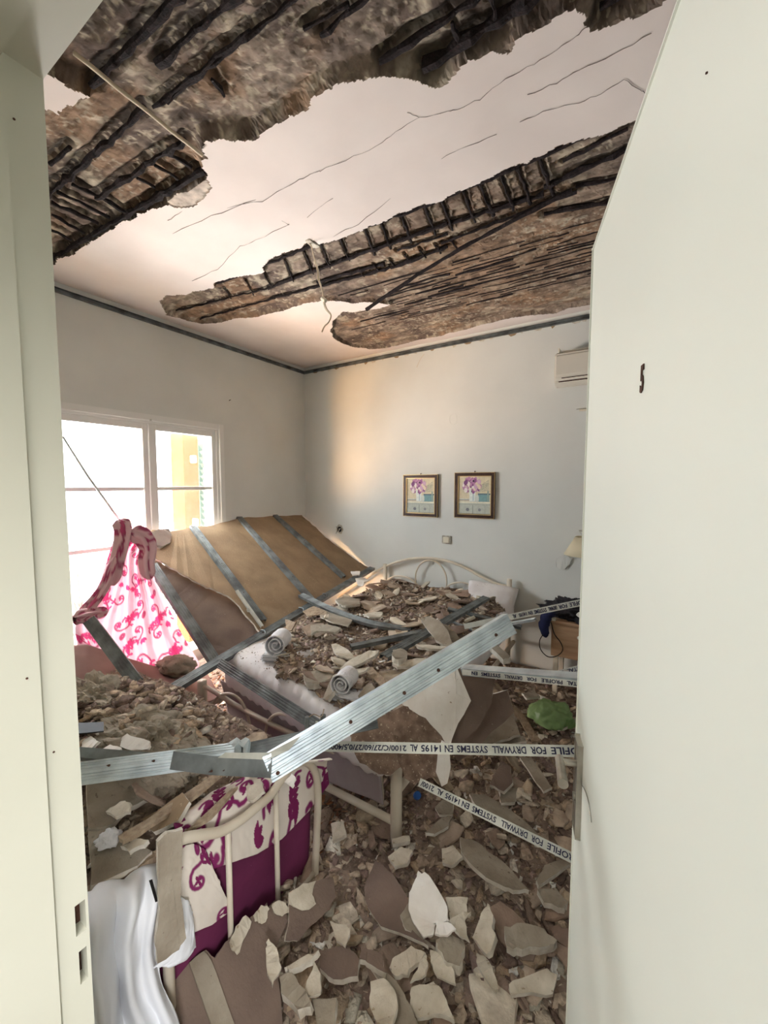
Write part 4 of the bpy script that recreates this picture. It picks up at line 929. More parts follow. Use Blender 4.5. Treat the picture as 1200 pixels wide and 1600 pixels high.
# bedside lamp on the wall
yl = YB - .13; cx_ = PY(915, 850, yl).x; zt_ = PY(900, 838, yl).z; zb_ = PY(900, 866, yl).z; rb_ = cx_ - PY(881, 863, yl).x; rt_ = cx_ - PY(899, 838, yl).x
r = empty('wall_lamp', (cx_, YB, zb_), 'small wall lamp with cream conical shade over the nightstand', 'lamp')
bm = B(); n = 36
ra = [bm.verts.new((cx_ + rb_ * math.cos(2 * PI * k / n), yl + rb_ * math.sin(2 * PI * k / n), zb_)) for k in range(n)]; rc = [bm.verts.new((cx_ + rt_ * math.cos(2 * PI * k / n), yl + rt_ * math.sin(2 * PI * k / n), zt_)) for k in range(n)]
for k in range(n): bm.faces.new((ra[k], ra[(k + 1) % n], rc[(k + 1) % n], rc[k]))
o = part('lamp_shade', bm, M['shade'], r, smooth=True); sm = o.modifiers.new('t', 'SOLIDIFY'); sm.thickness = .003
zr_ = PY(905, 829, yl).z
bm = B(); tube(bm, [(cx_ + .045 * math.cos(2 * PI * k / 20), yl + .045 * math.sin(2 * PI * k / 20), zr_) for k in range(20)], .003, 6, closed=True); part('ring', bm, M['steel'], r)
bm = B(); tube(bm, [(cx_, yl, zb_ + .02), (cx_, yl, zt_ + .01), (cx_, yl, zr_ - .01), (cx_, yl, zr_)], [.014, .018, .012, .004], 10); part('bulb_holder', bm, M['plastic'], r)
for k in range(4):
    bm = B(); t = k * PI / 2 + .4; tube(bm, [(cx_ + .02 * math.cos(t), yl + .02 * math.sin(t), zt_), (cx_ + .045 * math.cos(t), yl + .045 * math.sin(t), zr_)], .0018, 5); part('spoke', bm, M['steel'], r)
bm = B(); tube(bm, smooth_path([(cx_, yl, zb_ + .02), (cx_ + .02, yl + .05, zb_ - .03), (cx_ + .03, YB - .01, zb_ - .02)], 4), .006, 8); part('arm', bm, M['steel'], r)
# translucent peeling patch under the lamp
bm = B(); slab(bm, [PY(x, y, YB - .012) for x, y in ((864, 876), (872, 870), (884, 868), (893, 872), (890, 882), (880, 890), (870, 887))], .006, Vector((0, -1, 0)), .004, 3, random.Random(9)); o = part('peeling_patch', bm, M['wall']); tag(o, 'lifted flake of wall paint under the lampshade', 'paint flake')

# nightstand
yn = 2.96; xa_ = PY(861, 1000, yn).x; zt_ = PY(862, 968, yn).z; zb_ = PY(862, 1024, yn).z
r = empty('nightstand', (xa_ + .22, yn + .17, 0), 'light birch nightstand with one drawer beside the bed by the door', 'nightstand')
bm = B(); box(bm, xa_, xa_ + .44, yn, yn + .34, zb_, zt_ - .018, .003); part('carcass', bm, M['wood'], r)
bm = B(); box(bm, xa_ - .012, xa_ + .452, yn - .015, yn + .345, zt_ - .018, zt_, .003); part('top', bm, M['wood'], r)
bm = B(); box(bm, xa_ + .015, xa_ + .425, yn - .012, yn, zb_ + .02, zt_ - .03, .003); d_ = part('drawer', bm, M['wood'], r)
kp = PY(905, 991, yn - .02); bm = B(); bmesh.ops.create_uvsphere(bm, u_segments=12, v_segments=8, radius=.012)
for v in bm.verts: v.co = v.co + Vector((min(kp.x, xa_ + .25), yn - .024, (zt_ + zb_) / 2 + .04))
part('knob', bm, M['plastic'], d_, smooth=True)
for x in (xa_ + .03, xa_ + .41):
    for y in (yn + .03, yn + .31): bm = B(); box(bm, x - .016, x + .016, y - .016, y + .016, 0, zb_, .003); part('leg', bm, M['cream'], r)
def lumpy(name, c, s, mt, label, cat, seed=0, amp=.35, fr=3.0, sub=5, parent=None, flat=False, rocky=False):
    bm = B(); bmesh.ops.create_icosphere(bm, subdivisions=sub, radius=1)
    off_ = Vector((seed * 3.1, seed * 1.7, 5)); k = []
    for v in bm.verts:
        n1 = mnoise.fractal(v.co * fr * .8 + off_, 1.0, 2.0, 5); n2 = abs(mnoise.noise(v.co * fr * 1.7 + off_))
        kk = 1 + amp * (n1 * .7 - (.35 - n2) * .35)
        if flat and rocky: kk += .05 * round(mnoise.fractal(v.co * 2.6 + off_ * 2, 1.0, 2.0, 3) * 4) / 2 + .05 * mnoise.noise(v.co * fr * 7)
        k.append(kk)
    for v, kk in zip(bm.verts, k):
        p = v.co * float(kk); 
        if flat and p.z < 0: p.z *= .25
        v.co = Vector(c) + Vector((p.x * s[0], p.y * s[1], p.z * s[2]))
    o = part(name, bm, mt, parent, smooth=not rocky); return tag(o, label, cat)
c = PY(886, 955, yn + .12); lumpy('bundled_clothes', (c.x + .04, yn + .14, zt_ + .045), (.20, .13, .075), M['dark_cloth'], 'heap of charcoal clothes on top of the nightstand', 'clothes', 1, .6, 4.5)
cp = [PY(x, y, yn - .03) for x, y in ((864, 955), (855, 962), (850, 978), (853, 996))]
bm = B(); tube(bm, smooth_path(cp, 5), [.03, .034, .036, .034, .032, .034, .036, .036, .034, .036, .034, .032, .030, .026, .018, .006], 14, jit=.12); o = part('navy_sleeve', bm, M['navy'], smooth=True); tag(o, 'navy blue sleeve hanging off the left edge of the nightstand', 'clothes')
cp = [PY(x, y, yn - .06) for x, y in ((861, 972), (866, 990), (876, 1004), (879, 1016), (870, 1025), (856, 1026), (845, 1015), (843, 1002), (848, 992))]
bm = B(); tube(bm, smooth_path(cp, 5), .0032, 6); o = part('looped_cable', bm, M['black']); tag(o, 'black power cable looping down from the nightstand edge', 'cable')
bm = B(); box(bm, xa_ - .02, xa_ + .03, yn - .03, yn + .0, zt_ + .001, zt_ + .018, .003); o = part('power_plug', bm, M['plastic']); tag(o, 'small white plug lying on the nightstand corner', 'plug')
bm = B(); slab(bm, [PY(x, y, yn - .02) for x, y in ((900, 961), (904, 957), (912, 958), (914, 963), (905, 965))], .01, None, .002, 2); o = part('crumpled_tissue', bm, M['shard_white']); tag(o, 'crumpled white tissue on the clothes heap', 'tissue')

# ------------------------------------------------------------ hanging from the ceiling
a = PZ(115, 80, ZC - .01); b = PZ(316, 241, ZC - .012); bm = B()
pts = [a.lerp(b, i / 12) + Vector((0, 0, -.004 + .0015 * math.sin(i * 1.3))) for i in range(13)]; tube(bm, pts, .0065, 8); r_ = part('ceiling_conduit', bm, M['cable'], smooth=True); tag(r_, 'pale electrical conduit crossing the bare concrete at upper left', 'conduit')
yc = PZ(482, 380, ZC).y
cp = [PY(x, y, yc) for x, y in ((480, 376), (486, 384), (490, 400), (496, 422), (497, 436), (503, 452), (506, 468), (510, 482), (517, 492), (514, 503), (507, 510), (503, 519))]
r = empty('hanging_cable', cp[0], 'frayed cream cable dangling from the hole in the ceiling plaster', 'cable')
bm = B(); tube(bm, smooth_path(cp, 4), .0034, 6); part('core', bm, M['cable'], r)
cp2 = [p + Vector((.008 * math.sin(i), 0, .0)) for i, p in enumerate(cp[2:9])]; bm = B(); tube(bm, smooth_path(cp2, 4), .0022, 6); part('strand', bm, M['plastic'], r)
bm = B(); tube(bm, [PY(503, 466, yc), PY(509, 470, yc)], .010, 8); part('terminal_block', bm, M['plastic'], r)
bm = B(); slab(bm, [PZ(x, y, ZC - .004) for x, y in ((477, 377), (484, 375), (494, 383), (500, 386), (488, 388))], .012, Vector((0, 0, -1)), .003, 3); part('plaster_lump', bm, M['gyp_edge'], r)
a = PZ(893, 298, ZC + .005); b = PZ(572, 484, 2.60); bm = B()
pts = [a.lerp(b, i / 22) + Vector((rb.uniform(-.003, .003), rb.uniform(-.003, .003), .03 * math.sin(PI * i / 22))) for i in range(23)]; tube(bm, pts, [.009 * rb.uniform(.8, 1.2) for _ in pts], 8, jit=.2, rng=rb); o = part('hanging_rebar', bm, M['rebar']); tag(o, 'loose black rusted bar hanging diagonally below the far ceiling hole', 'rebar')

# ------------------------------------------------------------ curtain and its rod
bm = B(); tube(bm, [PX(98, 682, -2.62), PX(136, 742, -2.66), PX(188, 815, -2.70)], [.0045, .006, .0075], 8); o = part('curtain_rod', bm, M['frame'], smooth=True); tag(o, 'thin white curtain rod hanging aslant across the glass door', 'curtain rod')
Lf = [(186, 813), (180, 836), (168, 872), (158, 905), (143, 935), (120, 962), (117, 985), (121, 1010), (128, 1022)]
Rt = [(232, 838), (240, 852), (234, 880), (246, 912), (264, 950), (284, 990), (312, 1036), (306, 1060), (296, 1072)]
nr, nc = 190, 210; Lr = resample([(x, y, 0) for x, y in Lf], nr); Rr_ = resample([(x, y, 0) for x, y in Rt], nr)
S = np.linspace(0, 1, nc)[None, :]; T = np.linspace(0, 1, nr)[:, None]
sag = 46 * np.sin(PI * S) ** 1.2 * np.clip((T - .25) / .75, 0, 1) ** 2 + 16 * np.sin(PI * S) * np.clip(1 - T * 3, 0, 1) * -1 * 0
PXc = Lr[:, 0:1] * (1 - S) + Rr_[:, 0:1] * S; PYc = Lr[:, 1:2] * (1 - S) + Rr_[:, 1:2] * S + sag + 14 * np.clip(1 - T * 5, 0, 1) * np.sin(PI * S)
rx_ = np.array(R_); wx_ = np.array(W_); ux_ = np.array(U_)
D = wx_ + rx_ * ((PXc - 600) / F)[..., None] - ux_ * ((PYc - 800) / F)[..., None]
foldn = np.sin(S * 2 * PI * 5.5 + 1.5 * np.sin(T * 3) + 2.5 * fbm(S * 3, T * 2)) * (.022 + .026 * np.clip(1 - T * 1.3, 0, 1)) + .07 * (fbm(S * 6 + 3, T * 3) - .47)
Xp = -2.66 + .0 * S + foldn + .25 * T * S
Vv = np.array(EYE) + D * (Xp / D[..., 0])[..., None]
cl = floral(S * .92 * (.55 + .45 * T) + .3 * T, T * .95, lin(222, 186, 196), lin(158, 66, 98), lin(196, 60, 112), .155, 3, lw=.050)
cur = empty('floral_curtain', (-2.62, 1.45, .3), 'pink floral curtain torn down and hanging in front of the glass door', 'curtain')
grid_obj('curtain_cloth', Vv, M['curtain'], cur, cl, thick=0)
# gathered heading knots
def knot(cpts, rad, seed, name):
    pts = [PX(x, y, X) for x, y, X in cpts]; P3 = smooth_path(pts, 6); n = len(P3); ns = 40; fr = frames(P3); V = np.zeros((n, ns, 3))
    for i, (t, s, u_) in enumerate(fr):
        for k in range(ns):
            a_ = 2 * PI * k / (ns - 1); rr_ = rad[0] + (rad[1] - rad[0]) * i / (n - 1); rr_ *= 1 + .28 * math.sin(a_ * 5 + seed + i * .12) + .25 * (float(fbm(np.array(a_ * 2 + seed), np.array(i * .25))) - .47)
            rr_ *= min(1, .35 + min(i, n - 1 - i) * .25); q = P3[i] + (s * math.cos(a_) + u_ * math.sin(a_)) * rr_; V[i, k] = q
    A_2, B_2 = np.meshgrid(np.linspace(0, .35, ns), np.linspace(0, .3, n)); cl = floral(A_2, B_2, lin(216, 176, 180), lin(160, 70, 100), lin(178, 66, 104), .17, seed, lw=.06)
    grid_obj(name, V, M['floral'], cur, cl)
knot([(186, 812, -2.64), (192, 826, -2.62), (190, 850, -2.60), (182, 885, -2.60), (176, 915, -2.60)], (.040, .030), 1, 'gathered_heading')
knot([(204, 832, -2.60), (222, 838, -2.58), (232, 856, -2.57), (230, 880, -2.56), (234, 905, -2.55)], (.052, .034), 2, 'gathered_heading')
knot([(116, 968, -2.40), (135, 962, -2.44), (150, 958, -2.48), (168, 955, -2.52)], (.035, .022), 5, 'twisted_fold')
knot([(180, 870, -2.58), (166, 910, -2.54), (146, 940, -2.50), (124, 964, -2.44)], (.020, .028), 6, 'twisted_fold')
# pinkish blanket heap below the curtain, behind the single bed
Vb, _, _ = drape('x', [PX(x, y, -2.45) for x, y in ((108, 1010), (135, 1008), (165, 1018), (200, 1030), (240, 1042), (290, 1040), (322, 1052))], [PX(x, y, -2.05) for x, y in ((108, 1110), (140, 1110), (180, 1112), (220, 1108), (270, 1104), (320, 1100), (345, 1090))], None, amp=.03, freq=2.5, nrm=(.6, -.3, .6))
o = grid_obj('blanket', Vb, M['blanket'], thick=.006); tag(o, 'dusty pink blanket heaped below the curtain at the far end', 'blanket')
lumpy('fallen_bolster', PX(276, 1040, -2.35), (.12, .10, .055), M['slab'], 'grey dusty lump of plaster at the foot of the curtain', 'plaster lump', 6, .5, 2.5, 4)

# ------------------------------------------------------------ single bed in the foreground
SX = -.95
sb = empty('single_bed', (-1.9, .68, 0), 'cream metal single bed in the foreground with plum and white floral bedding', 'bed')
def PS(x, y, X=SX): return PX(x, y, X)
hb2 = empty('footboard', (0, 0, 0), None, None); hb2.parent = sb; hb2.location = Vector((SX, .8, 0)) - sb.location
tub('top_rail', [PS(x, y) for x, y in ((262, 1328), (285, 1311), (312, 1305), (345, 1299), (375, 1282), (400, 1262), (422, 1243), (440, 1218), (455, 1199), (472, 1190), (486, 1196), (494, 1212), (497, 1245), (495, 1300), (492, 1380), (492, 1500))], .0135, hb2, seg=14, n=6)
for a_, b_ in (((431, 1237), (434, 1420)), ((356, 1296), (360, 1470))):
    p = PS(*a_); q = PS(*b_); tub('spindle', [(SX, p.y, p.z), (SX, p.y, 0.03)], .0085, hb2, n=0, seg=12)
tub('post', [PS(258, 1328), PS(257, 1350), Vector((SX, PS(257, 1350).y, .02))], .0135, hb2, n=0)
tub('bottom_rail', [(SX, .28, .13), (SX, 1.04, .13)], .010, hb2, n=0)
# mattress with plum sheet, floral quilt over the top edge
V = puffy('m', -2.92, -.985, .24, 1.07, .12, .52, None, None, rnd=.05, nx=60, ny=60); grid_obj('mattress', V, M['plum'], sb)
tp_ = [PX(x, y, -.985) for x, y in ((268, 1300), (330, 1268), (400, 1234), (450, 1200), (505, 1178))]
xx = -.955 - .012
def quilt(name, top, mid, bot, seed, nr=150, nc=230, period=.30, amp=.006, base=lin(222, 212, 200), dep=None):
    a = resample(top, nc); b = resample(mid, nc); c_ = resample(bot, nc); t = np.linspace(0, 1, nr)[:, None, None]
    V = (1 - t) ** 2 * a[None] + 2 * t * (1 - t) * b[None] + t ** 2 * c_[None]
    L = np.r_[0, np.cumsum(np.linalg.norm(np.diff(c_, axis=0), axis=1))][None, :]; hh = np.linalg.norm(a - c_, axis=1).mean()
    V = V + np.array([.7, -.1, .7]) * ((fbm(L * 9 + seed, t[..., 0] * 2.2 + seed) - .47) * amp * 5)[..., None]
    cl = floral(L + 0 * t[..., 0] + seed * .13, t[..., 0] * hh * 1.1 + L * .35, base, lin(126, 38, 92), lin(120, 32, 84), period, seed, lw=.055)
    return grid_obj(name, V, M['floral'], sb, cl, thick=.004)
quilt('quilt', [PZ(x, y, .60) for x, y in ((275, 1285), (330, 1240), (385, 1215), (450, 1192), (520, 1185))],
      [PX(x, y, -.95) + Vector((-.02, 0, .03)) for x, y in ((268, 1300), (330, 1265), (400, 1232), (460, 1195), (512, 1190))],
      [PX(x, y, -.970) for x, y in ((296, 1372), (345, 1352), (400, 1334), (440, 1310), (480, 1268), (512, 1225))], 4, period=.17)
quilt('quilt_corner', [PX(x, y, -.965) for x, y in ((270, 1325), (300, 1318), (318, 1325), (322, 1338))], [PX(x, y, -.94) for x, y in ((262, 1390), (300, 1380), (338, 1380), (352, 1400))],
      [PX(x, y, -.962) for x, y in ((286, 1436), (300, 1456), (330, 1444), (362, 1420))], 9, 110, 110, .15)
# ------------------------------------------------------------ rubble
RG = random.Random(11)
def hfloor(x, y):
    h = .045 + .085 * (fbm(np.asarray(x) * 2.2 + 4, np.asarray(y) * 2.2 + 9) - .2)
    h = h + .10 * np.exp(-(((x + .98) / .16) ** 2)) * np.exp(-(((y - .55) / .45) ** 2))
    h = h + .05 * np.exp(-((x + .35) ** 2 + (y - 1.9) ** 2) / .25) + .07 * np.exp(-(((x + 1.9) / .8) ** 2 + ((y - 1.2) / .12) ** 2))
    h = h - .035 * np.exp(-((x + .8) ** 2 + (y - 1.33) ** 2) / .03)
    return h + .018 * (fbm(np.asarray(x) * 14, np.asarray(y) * 14) - .47)
gx = np.arange(-3.05, .95, .014); gy = np.arange(.25, 3.30, .014); GX, GY = np.meshgrid(gx, gy)
o = grid_obj('rubble_dust', np.stack([GX, GY, hfloor(GX, GY) + .012 * (fbm(GX * 45, GY * 45) - .47)], -1), M['dirt'], smooth=False)
tag(o, 'brown layer of plaster dust and grit covering the whole floor', 'dust', kind='stuff')
PAL = [br(c, 1.35) for c in [lin(140, 122, 106), lin(158, 142, 124), lin(120, 102, 90), lin(172, 158, 140), lin(106, 88, 78), lin(148, 128, 106), lin(128, 108, 100), lin(150, 132, 112)]]
PALW = [lin(214, 206, 192), lin(230, 226, 218), lin(196, 188, 170)]
def chips(name, n, pos, size, label, cat, white=.06, parent=None, tilt=.5, pal=PAL):
    """many small flat fragments as one mesh; pos(rng)->(x,y,z)"""
    P_ = np.array([pos() for _ in range(n)]); k = 5
    rs = NR.uniform(size[0], size[1], n) * NR.uniform(.5, 1, n); ang = NR.uniform(0, 2 * PI, n)[:, None] + np.arange(k)[None] * 2 * PI / k + NR.uniform(-.4, .4, (n, k))
    rad = rs[:, None] * NR.uniform(.45, 1.15, (n, k)); asp = NR.uniform(.4, 1, n)[:, None]
    lx = np.cos(ang) * rad; ly = np.sin(ang) * rad * asp; rot = NR.uniform(0, 2 * PI, n)[:, None]; cx, sx = np.cos(rot), np.sin(rot)
    lx, ly = lx * cx - ly * sx, lx * sx + ly * cx; th = (rs * NR.uniform(.12, .4, n))[:, None]
    ax = NR.normal(0, tilt, n)[:, None]; ay = NR.normal(0, tilt, n)[:, None]
    top = np.stack([lx, ly, lx * ax + ly * ay + th], -1); bot = np.stack([lx * 1.05, ly * 1.05, lx * ax + ly * ay], -1)
    V = np.concatenate([top, bot], 1) + P_[:, None, :]; off = (np.arange(n) * 2 * k)[:, None]
    T = np.arange(k)[None] + off; Bt = (k + np.arange(k))[::-1][None] + off
    Sd = np.stack([np.arange(k), k + np.arange(k), k + (np.arange(k) + 1) % k, (np.arange(k) + 1) % k], -1)[None] + off[..., None]
    idx = np.concatenate([np.concatenate([T, Bt], 1), Sd.reshape(n, -1)], 1)
    lens = np.tile(np.array([k, k] + [4] * k), n); idx = idx.reshape(-1).astype(np.int32)
    me = bpy.data.meshes.new(name); base = V.reshape(-1, 3).mean(0); base[2] = V[..., 2].min()
    if parent is not None: base = np.array(wpos(parent))
    vv = (V.reshape(-1, 3) - base).astype(np.float32)
    me.vertices.add(len(vv)); me.vertices.foreach_set('co', vv.ravel()); me.loops.add(len(idx)); me.loops.foreach_set('vertex_index', idx)
    st = np.r_[0, np.cumsum(lens)[:-1]].astype(np.int32); me.polygons.add(len(lens)); me.polygons.foreach_set('loop_start', st); me.polygons.foreach_set('loop_total', lens.astype(np.int32)); me.update()
    pc = np.array(pal)[NR.randint(0, len(pal), n)]; w = NR.rand(n) < white; pc[w] = np.array(PALW)[NR.randint(0, 3, w.sum())]; pc = pc * NR.uniform(.75, 1.15, n)[:, None]
    cc = np.ones((n, 2 * k, 4), np.float32); cc[..., :3] = pc[:, None, :]; ca = me.color_attributes.new('Col', 'FLOAT_COLOR', 'POINT'); ca.data.foreach_set('color', cc.reshape(-1))
    o = link(name, me, M['fines'], parent)
    if parent is None: o.location = base; tag(o, label, cat)
    o['kind'] = 'stuff'; return o
def pfl():
    while True:
        x = RG.uniform(-1.15, .55); y = RG.uniform(.3, 3.25)
        if RG.random() < 1.15 - y * .25: break
    return (x, y, float(hfloor(x, y)) - .004)
chips('rubble_fines', 15000, pfl, (.006, .024), 'small crushed plaster crumbs scattered over the floor right of the beds', 'rubble')
chips('rubble_fines', 5600, pfl, (.018, .06), 'loose hand sized plaster bits mixed through the floor rubble', 'rubble', tilt=.35)
def pgap(): x = RG.uniform(-2.9, -1.0); y = RG.uniform(1.07, 1.9); return (x, y, float(hfloor(x, y)) - .004)
chips('rubble_fines', 3500, pgap, (.008, .034), 'reddish brown rubble lying in the gap between the two beds', 'rubble', pal=[lin(150, 104, 74), lin(128, 90, 70), lin(158, 122, 96), lin(150, 126, 118), lin(164, 138, 128)])

# shard meshes shared by the loose pieces
def shard_mesh(seed, L=.12, W=.07, T=.012):
    r = random.Random(seed); n = r.randint(6, 9); bm = B(); a0 = r.uniform(0, 6.28); pts = []
    for i in range(n):
        a = a0 + 2 * PI * (i + r.uniform(-.3, .3)) / n; q = r.uniform(.62, 1.12); pts.append((math.cos(a) * L / 2 * q, math.sin(a) * W / 2 * q))
    bend = r.uniform(-.6, .6); T *= r.uniform(.7, 1.5)
    zf = lambda x, y: bend * x * x * 2 + r.uniform(-.0012, .0012)
    top = [bm.verts.new((x, y, T + zf(x, y))) for x, y in pts]
    mid = [bm.verts.new((x * r.uniform(1.01, 1.1), y * r.uniform(1.01, 1.1), T * .55 + zf(x, y))) for x, y in pts]
    bot = [bm.verts.new((x * r.uniform(.86, 1.0), y * r.uniform(.86, 1.0), zf(x, y))) for x, y in pts]
    ct = bm.verts.new((0, 0, T * r.uniform(.95, 1.3)))
    for i in range(n):
        j = (i + 1) % n; bm.faces.new((top[i], top[j], ct)); bm.faces.new((top[j], top[i], mid[i], mid[j])); bm.faces.new((mid[j], mid[i], bot[i], bot[j]))
    bm.faces.new(bot[::-1]); bm.normal_update(); me = bpy.data.meshes.new('shard'); bm.to_mesh(me); bm.free(); return me
def lump_mesh(seed, s=.07):
    r = random.Random(seed); bm = B(); bmesh.ops.create_icosphere(bm, subdivisions=2, radius=s / 2)
    for v in bm.verts: v.co = Vector((v.co.x * 1.25, v.co.y * .9, v.co.z * .55)) * r.uniform(.72, 1.2); v.co.z = max(v.co.z, -s * .14) + s * .14
    me = bpy.data.meshes.new('lump'); bm.to_mesh(me); bm.free(); return me
SHAPES = [('slim', .045), ('squarish', .10), ('pointed', .065), ('broad', .085)]
SHM = [(shard_mesh(i, .12, SHAPES[i % 4][1], .011), SHAPES[i % 4][0]) for i in range(16)]
for me, _ in SHM: me.materials.append(M['shard'])
SHP = [(shard_mesh(50 + i, .11, (.04, .06, .09)[i % 3], .009), ('slim', 'pointed', 'broad')[i % 3]) for i in range(6)]
for me, _ in SHP: me.materials.append(M['shard_pale'])
LMP = [(lump_mesh(i), ('round', 'oval')[i % 2]) for i in range(6)]
for me, _ in LMP: me.materials.append(M['shard'])
SHN = ['brown grey', 'beige', 'dark brown', 'sandy', 'umber', 'tan', 'whitish grey', 'reddish brown']
Zp = lambda x, y, z: tuple(PZ(x, y, z)[:2])
Z_FLOOR = [(Zp(625, 1290, .1), 'beside the double bed foot post'), (Zp(665, 1420, .2), 'around the biggest white flake'), (Zp(800, 1270, .1), 'under the sloping printed profile'), (Zp(870, 1420, .15), 'by the door edge at the lower right'), (Zp(500, 1370, .1), 'next to the single bed end post'),
           (Zp(470, 1500, .15), 'beside the bottom left leaning board'), (Zp(850, 1120, .15), 'near the green bag'), (Zp(830, 1070, .1), 'in front of the nightstand'), (Zp(560, 1560, .15), 'around the pale oval flake'), (Zp(800, 1540, .15), 'at the bottom right near the long white shard'),
           (Zp(560, 1250, .1), 'under the foot of the double bed'), (Zp(760, 1150, .2), 'around the large flat grey slab'), (Zp(740, 1360, .15), 'near the long speckled shard')]
Z_BED = [(Zp(620, 905, .7), 'by the headboard'), (Zp(745, 930, .65), 'next to the pillow'), (Zp(500, 1050, .62), 'between the two towels'), (Zp(680, 985, .65), 'beside the carrier rails'), (Zp(560, 965, .65), 'by the sagging dark stud'), (Zp(640, 1040, .62), 'behind the bright channel'), (Zp(500, 960, .62), 'near the cross carrier'), (Zp(740, 1010, .6), 'at the right mattress edge')]
Z_SB = [(Zp(150, 1120, .65), 'by the door jamb'), (Zp(240, 1130, .65), 'beside the biggest render block'), (Zp(300, 1180, .6), 'under the left channel'), (Zp(200, 1250, .6), 'on the broad dusty board'), (Zp(330, 1240, .6), 'next to the floral quilt'), (Zp(200, 1065, .6), 'near the pink blanket'), (Zp(350, 1150, .6), 'by the joint clip')]
def zone(zs_, x, y): return min(zs_, key=lambda q: (q[0][0] - x) ** 2 + (q[0][1] - y) ** 2)[1]
USED = set()
def scatter(n, place, meshes, name, noun, cat, zones, group, s0=.5, s1=1.4, tilt=.28):
    for i in range(n):
        x, y, z = place(); s = RG.uniform(s0, s1) * (1 if RG.random() < .7 else .7); me, shp = RG.choice(meshes); ci = RG.randrange(8)
        m_ = (s0 + s1) / 2; sz = 'large' if s > m_ * 1.12 else ('small' if s < m_ * .8 else 'middling'); zn = zone(zones, x, y)
        for _ in range(60):
            lab = '%s %s %s%s %s' % (sz, shp, '' if meshes is SHP else SHN[ci] + ' ', noun, zn)
            if lab not in USED: break
            me, shp = RG.choice(meshes); ci = RG.randrange(8)
        USED.add(lab)
        o = bpy.data.objects.new(name, me); o.location = (x, y, z); o.rotation_euler = (RG.gauss(0, tilt), RG.gauss(0, tilt), RG.uniform(0, 6.28)); o.scale = (s * RG.uniform(.8, 1.25), s * RG.uniform(.75, 1.15), min(s, 1.1))
        o.color = (*SH[ci], 1); C.objects.link(o); tag(o, lab, cat, group)
def pf2():
    while True:
        x = RG.uniform(-1.0, .35); y = RG.uniform(.35, 3.1)
        if RG.random() < 1.2 - y * .3: break
    return x, y, float(hfloor(x, y)) + RG.uniform(0, .022)
scatter(166, pf2, SHM, 'render_shard', 'render shard', 'shard', Z_FLOOR, 'render shards on the floor', .6, 1.5)
scatter(36, pf2, SHP, 'paint_flake', 'pale painted plaster flake', 'shard', Z_FLOOR, 'pale flakes on the floor', .35, .9)
scatter(24, pf2, LMP, 'mortar_lump', 'mortar lump', 'lump', Z_FLOOR, 'mortar lumps on the floor', .5, 1.1, .1)

# large single pieces on the floor, each measured from the photo
def piece(pts, z, th, m, label, name='plaster_piece', tilt=(0, 0), edge='gyp_edge', cat='shard', jag=.003, sub=3, conv=lambda x, y: (x, y)):
    pp = [conv(*p) for p in pts]; cx = sum(p[0] for p in pp) / len(pp); cy = sum(p[1] for p in pp) / len(pp)
    c = PZ(cx, cy, z); n = Vector((tilt[0], tilt[1], 1)).normalized()
    o = slab2(name, [PN(x, y, c, n) for x, y in pp], th, M[m], M[edge], None, n, jag, sub, RG); return tag(o, label, cat)
z4 = lambda x, y: (400 + x / 2.308, 1200 + y / 2.308)
z2 = lambda x, y: (500 + x / 2.79, 950 + y / 2.79)
z3 = lambda x, y: (110 + x / 2.667, 1100 + y / 2.667)
piece([(390, 430), (430, 332), (500, 390), (552, 480), (520, 540), (570, 590), (620, 640), (560, 610), (450, 570), (402, 500)], .185, .012, 'paper_dark', 'dark brown board piece under the left side of the big white flake', tilt=(-.25, -.1), conv=z4)
piece([(520, 530), (560, 480), (600, 610), (690, 672), (660, 660), (590, 618), (540, 580)], .20, .012, 'slab', 'beige broken strip sticking out below the big white flake', tilt=(.1, -.1), conv=z4)
piece([(585, 370), (622, 385), (652, 430), (690, 500), (696, 552), (668, 560), (640, 560), (640, 600), (604, 610), (570, 562), (550, 510), (552, 450), (575, 400)], .245, .010, 'shard_white', 'largest bright white plaster flake in the middle of the floor', tilt=(.15, -.35), conv=z4, edge='shard_white')
piece([(684, 465), (765, 467), (760, 530), (700, 548)], .22, .010, 'shard_pale', 'square pale plaster flake right of the big white flake', tilt=(.1, -.2), conv=z4)
piece([(648, 550), (690, 555), (722, 580), (690, 603), (645, 597)], .262, .006, 'shard_white', 'small bright white chip at the lower tip of the big flake', conv=z4, edge='shard_white')
piece([(695, 550), (740, 522), (775, 518), (772, 535), (752, 548), (770, 625), (735, 605), (715, 580)], .235, .008, 'shard_pale', 'ivory pointed flake below the square pale flake', tilt=(.2, -.1), conv=z4)
piece([(735, 250), (800, 268), (850, 310), (900, 345), (985, 440), (940, 440), (900, 430), (830, 395), (770, 340), (740, 300)], .17, .014, 'slab', 'long speckled shard pointing at the lower right on the floor', tilt=(.05, .1), conv=z4)
piece([(628, 655), (690, 678), (715, 735), (720, 778), (650, 745), (630, 700)], .20, .010, 'shard_pale', 'grey pale triangular flake below the curved stone', tilt=(-.1, -.2), conv=z4)
piece([(650, 620), (700, 595), (748, 620), (750, 650), (735, 715), (690, 700), (655, 650)], .215, .03, 'slab', 'mottled stone lump with a rusty brown spot near the white flakes', conv=z4, jag=.004)
piece([(560, 790), (640, 770), (672, 800), (690, 850), (715, 908), (640, 885), (580, 902), (555, 850)], .17, .014, 'shard_pale', 'mottled white plaster block at the bottom centre of the floor', tilt=(-.1, -.2), conv=z4)
piece([(400, 690), (470, 735), (520, 790), (560, 860), (590, 950), (500, 950), (440, 760)], .175, .012, 'slab', 'brown elongated board piece behind the pale oval flake', tilt=(-.1, -.1), conv=z4)
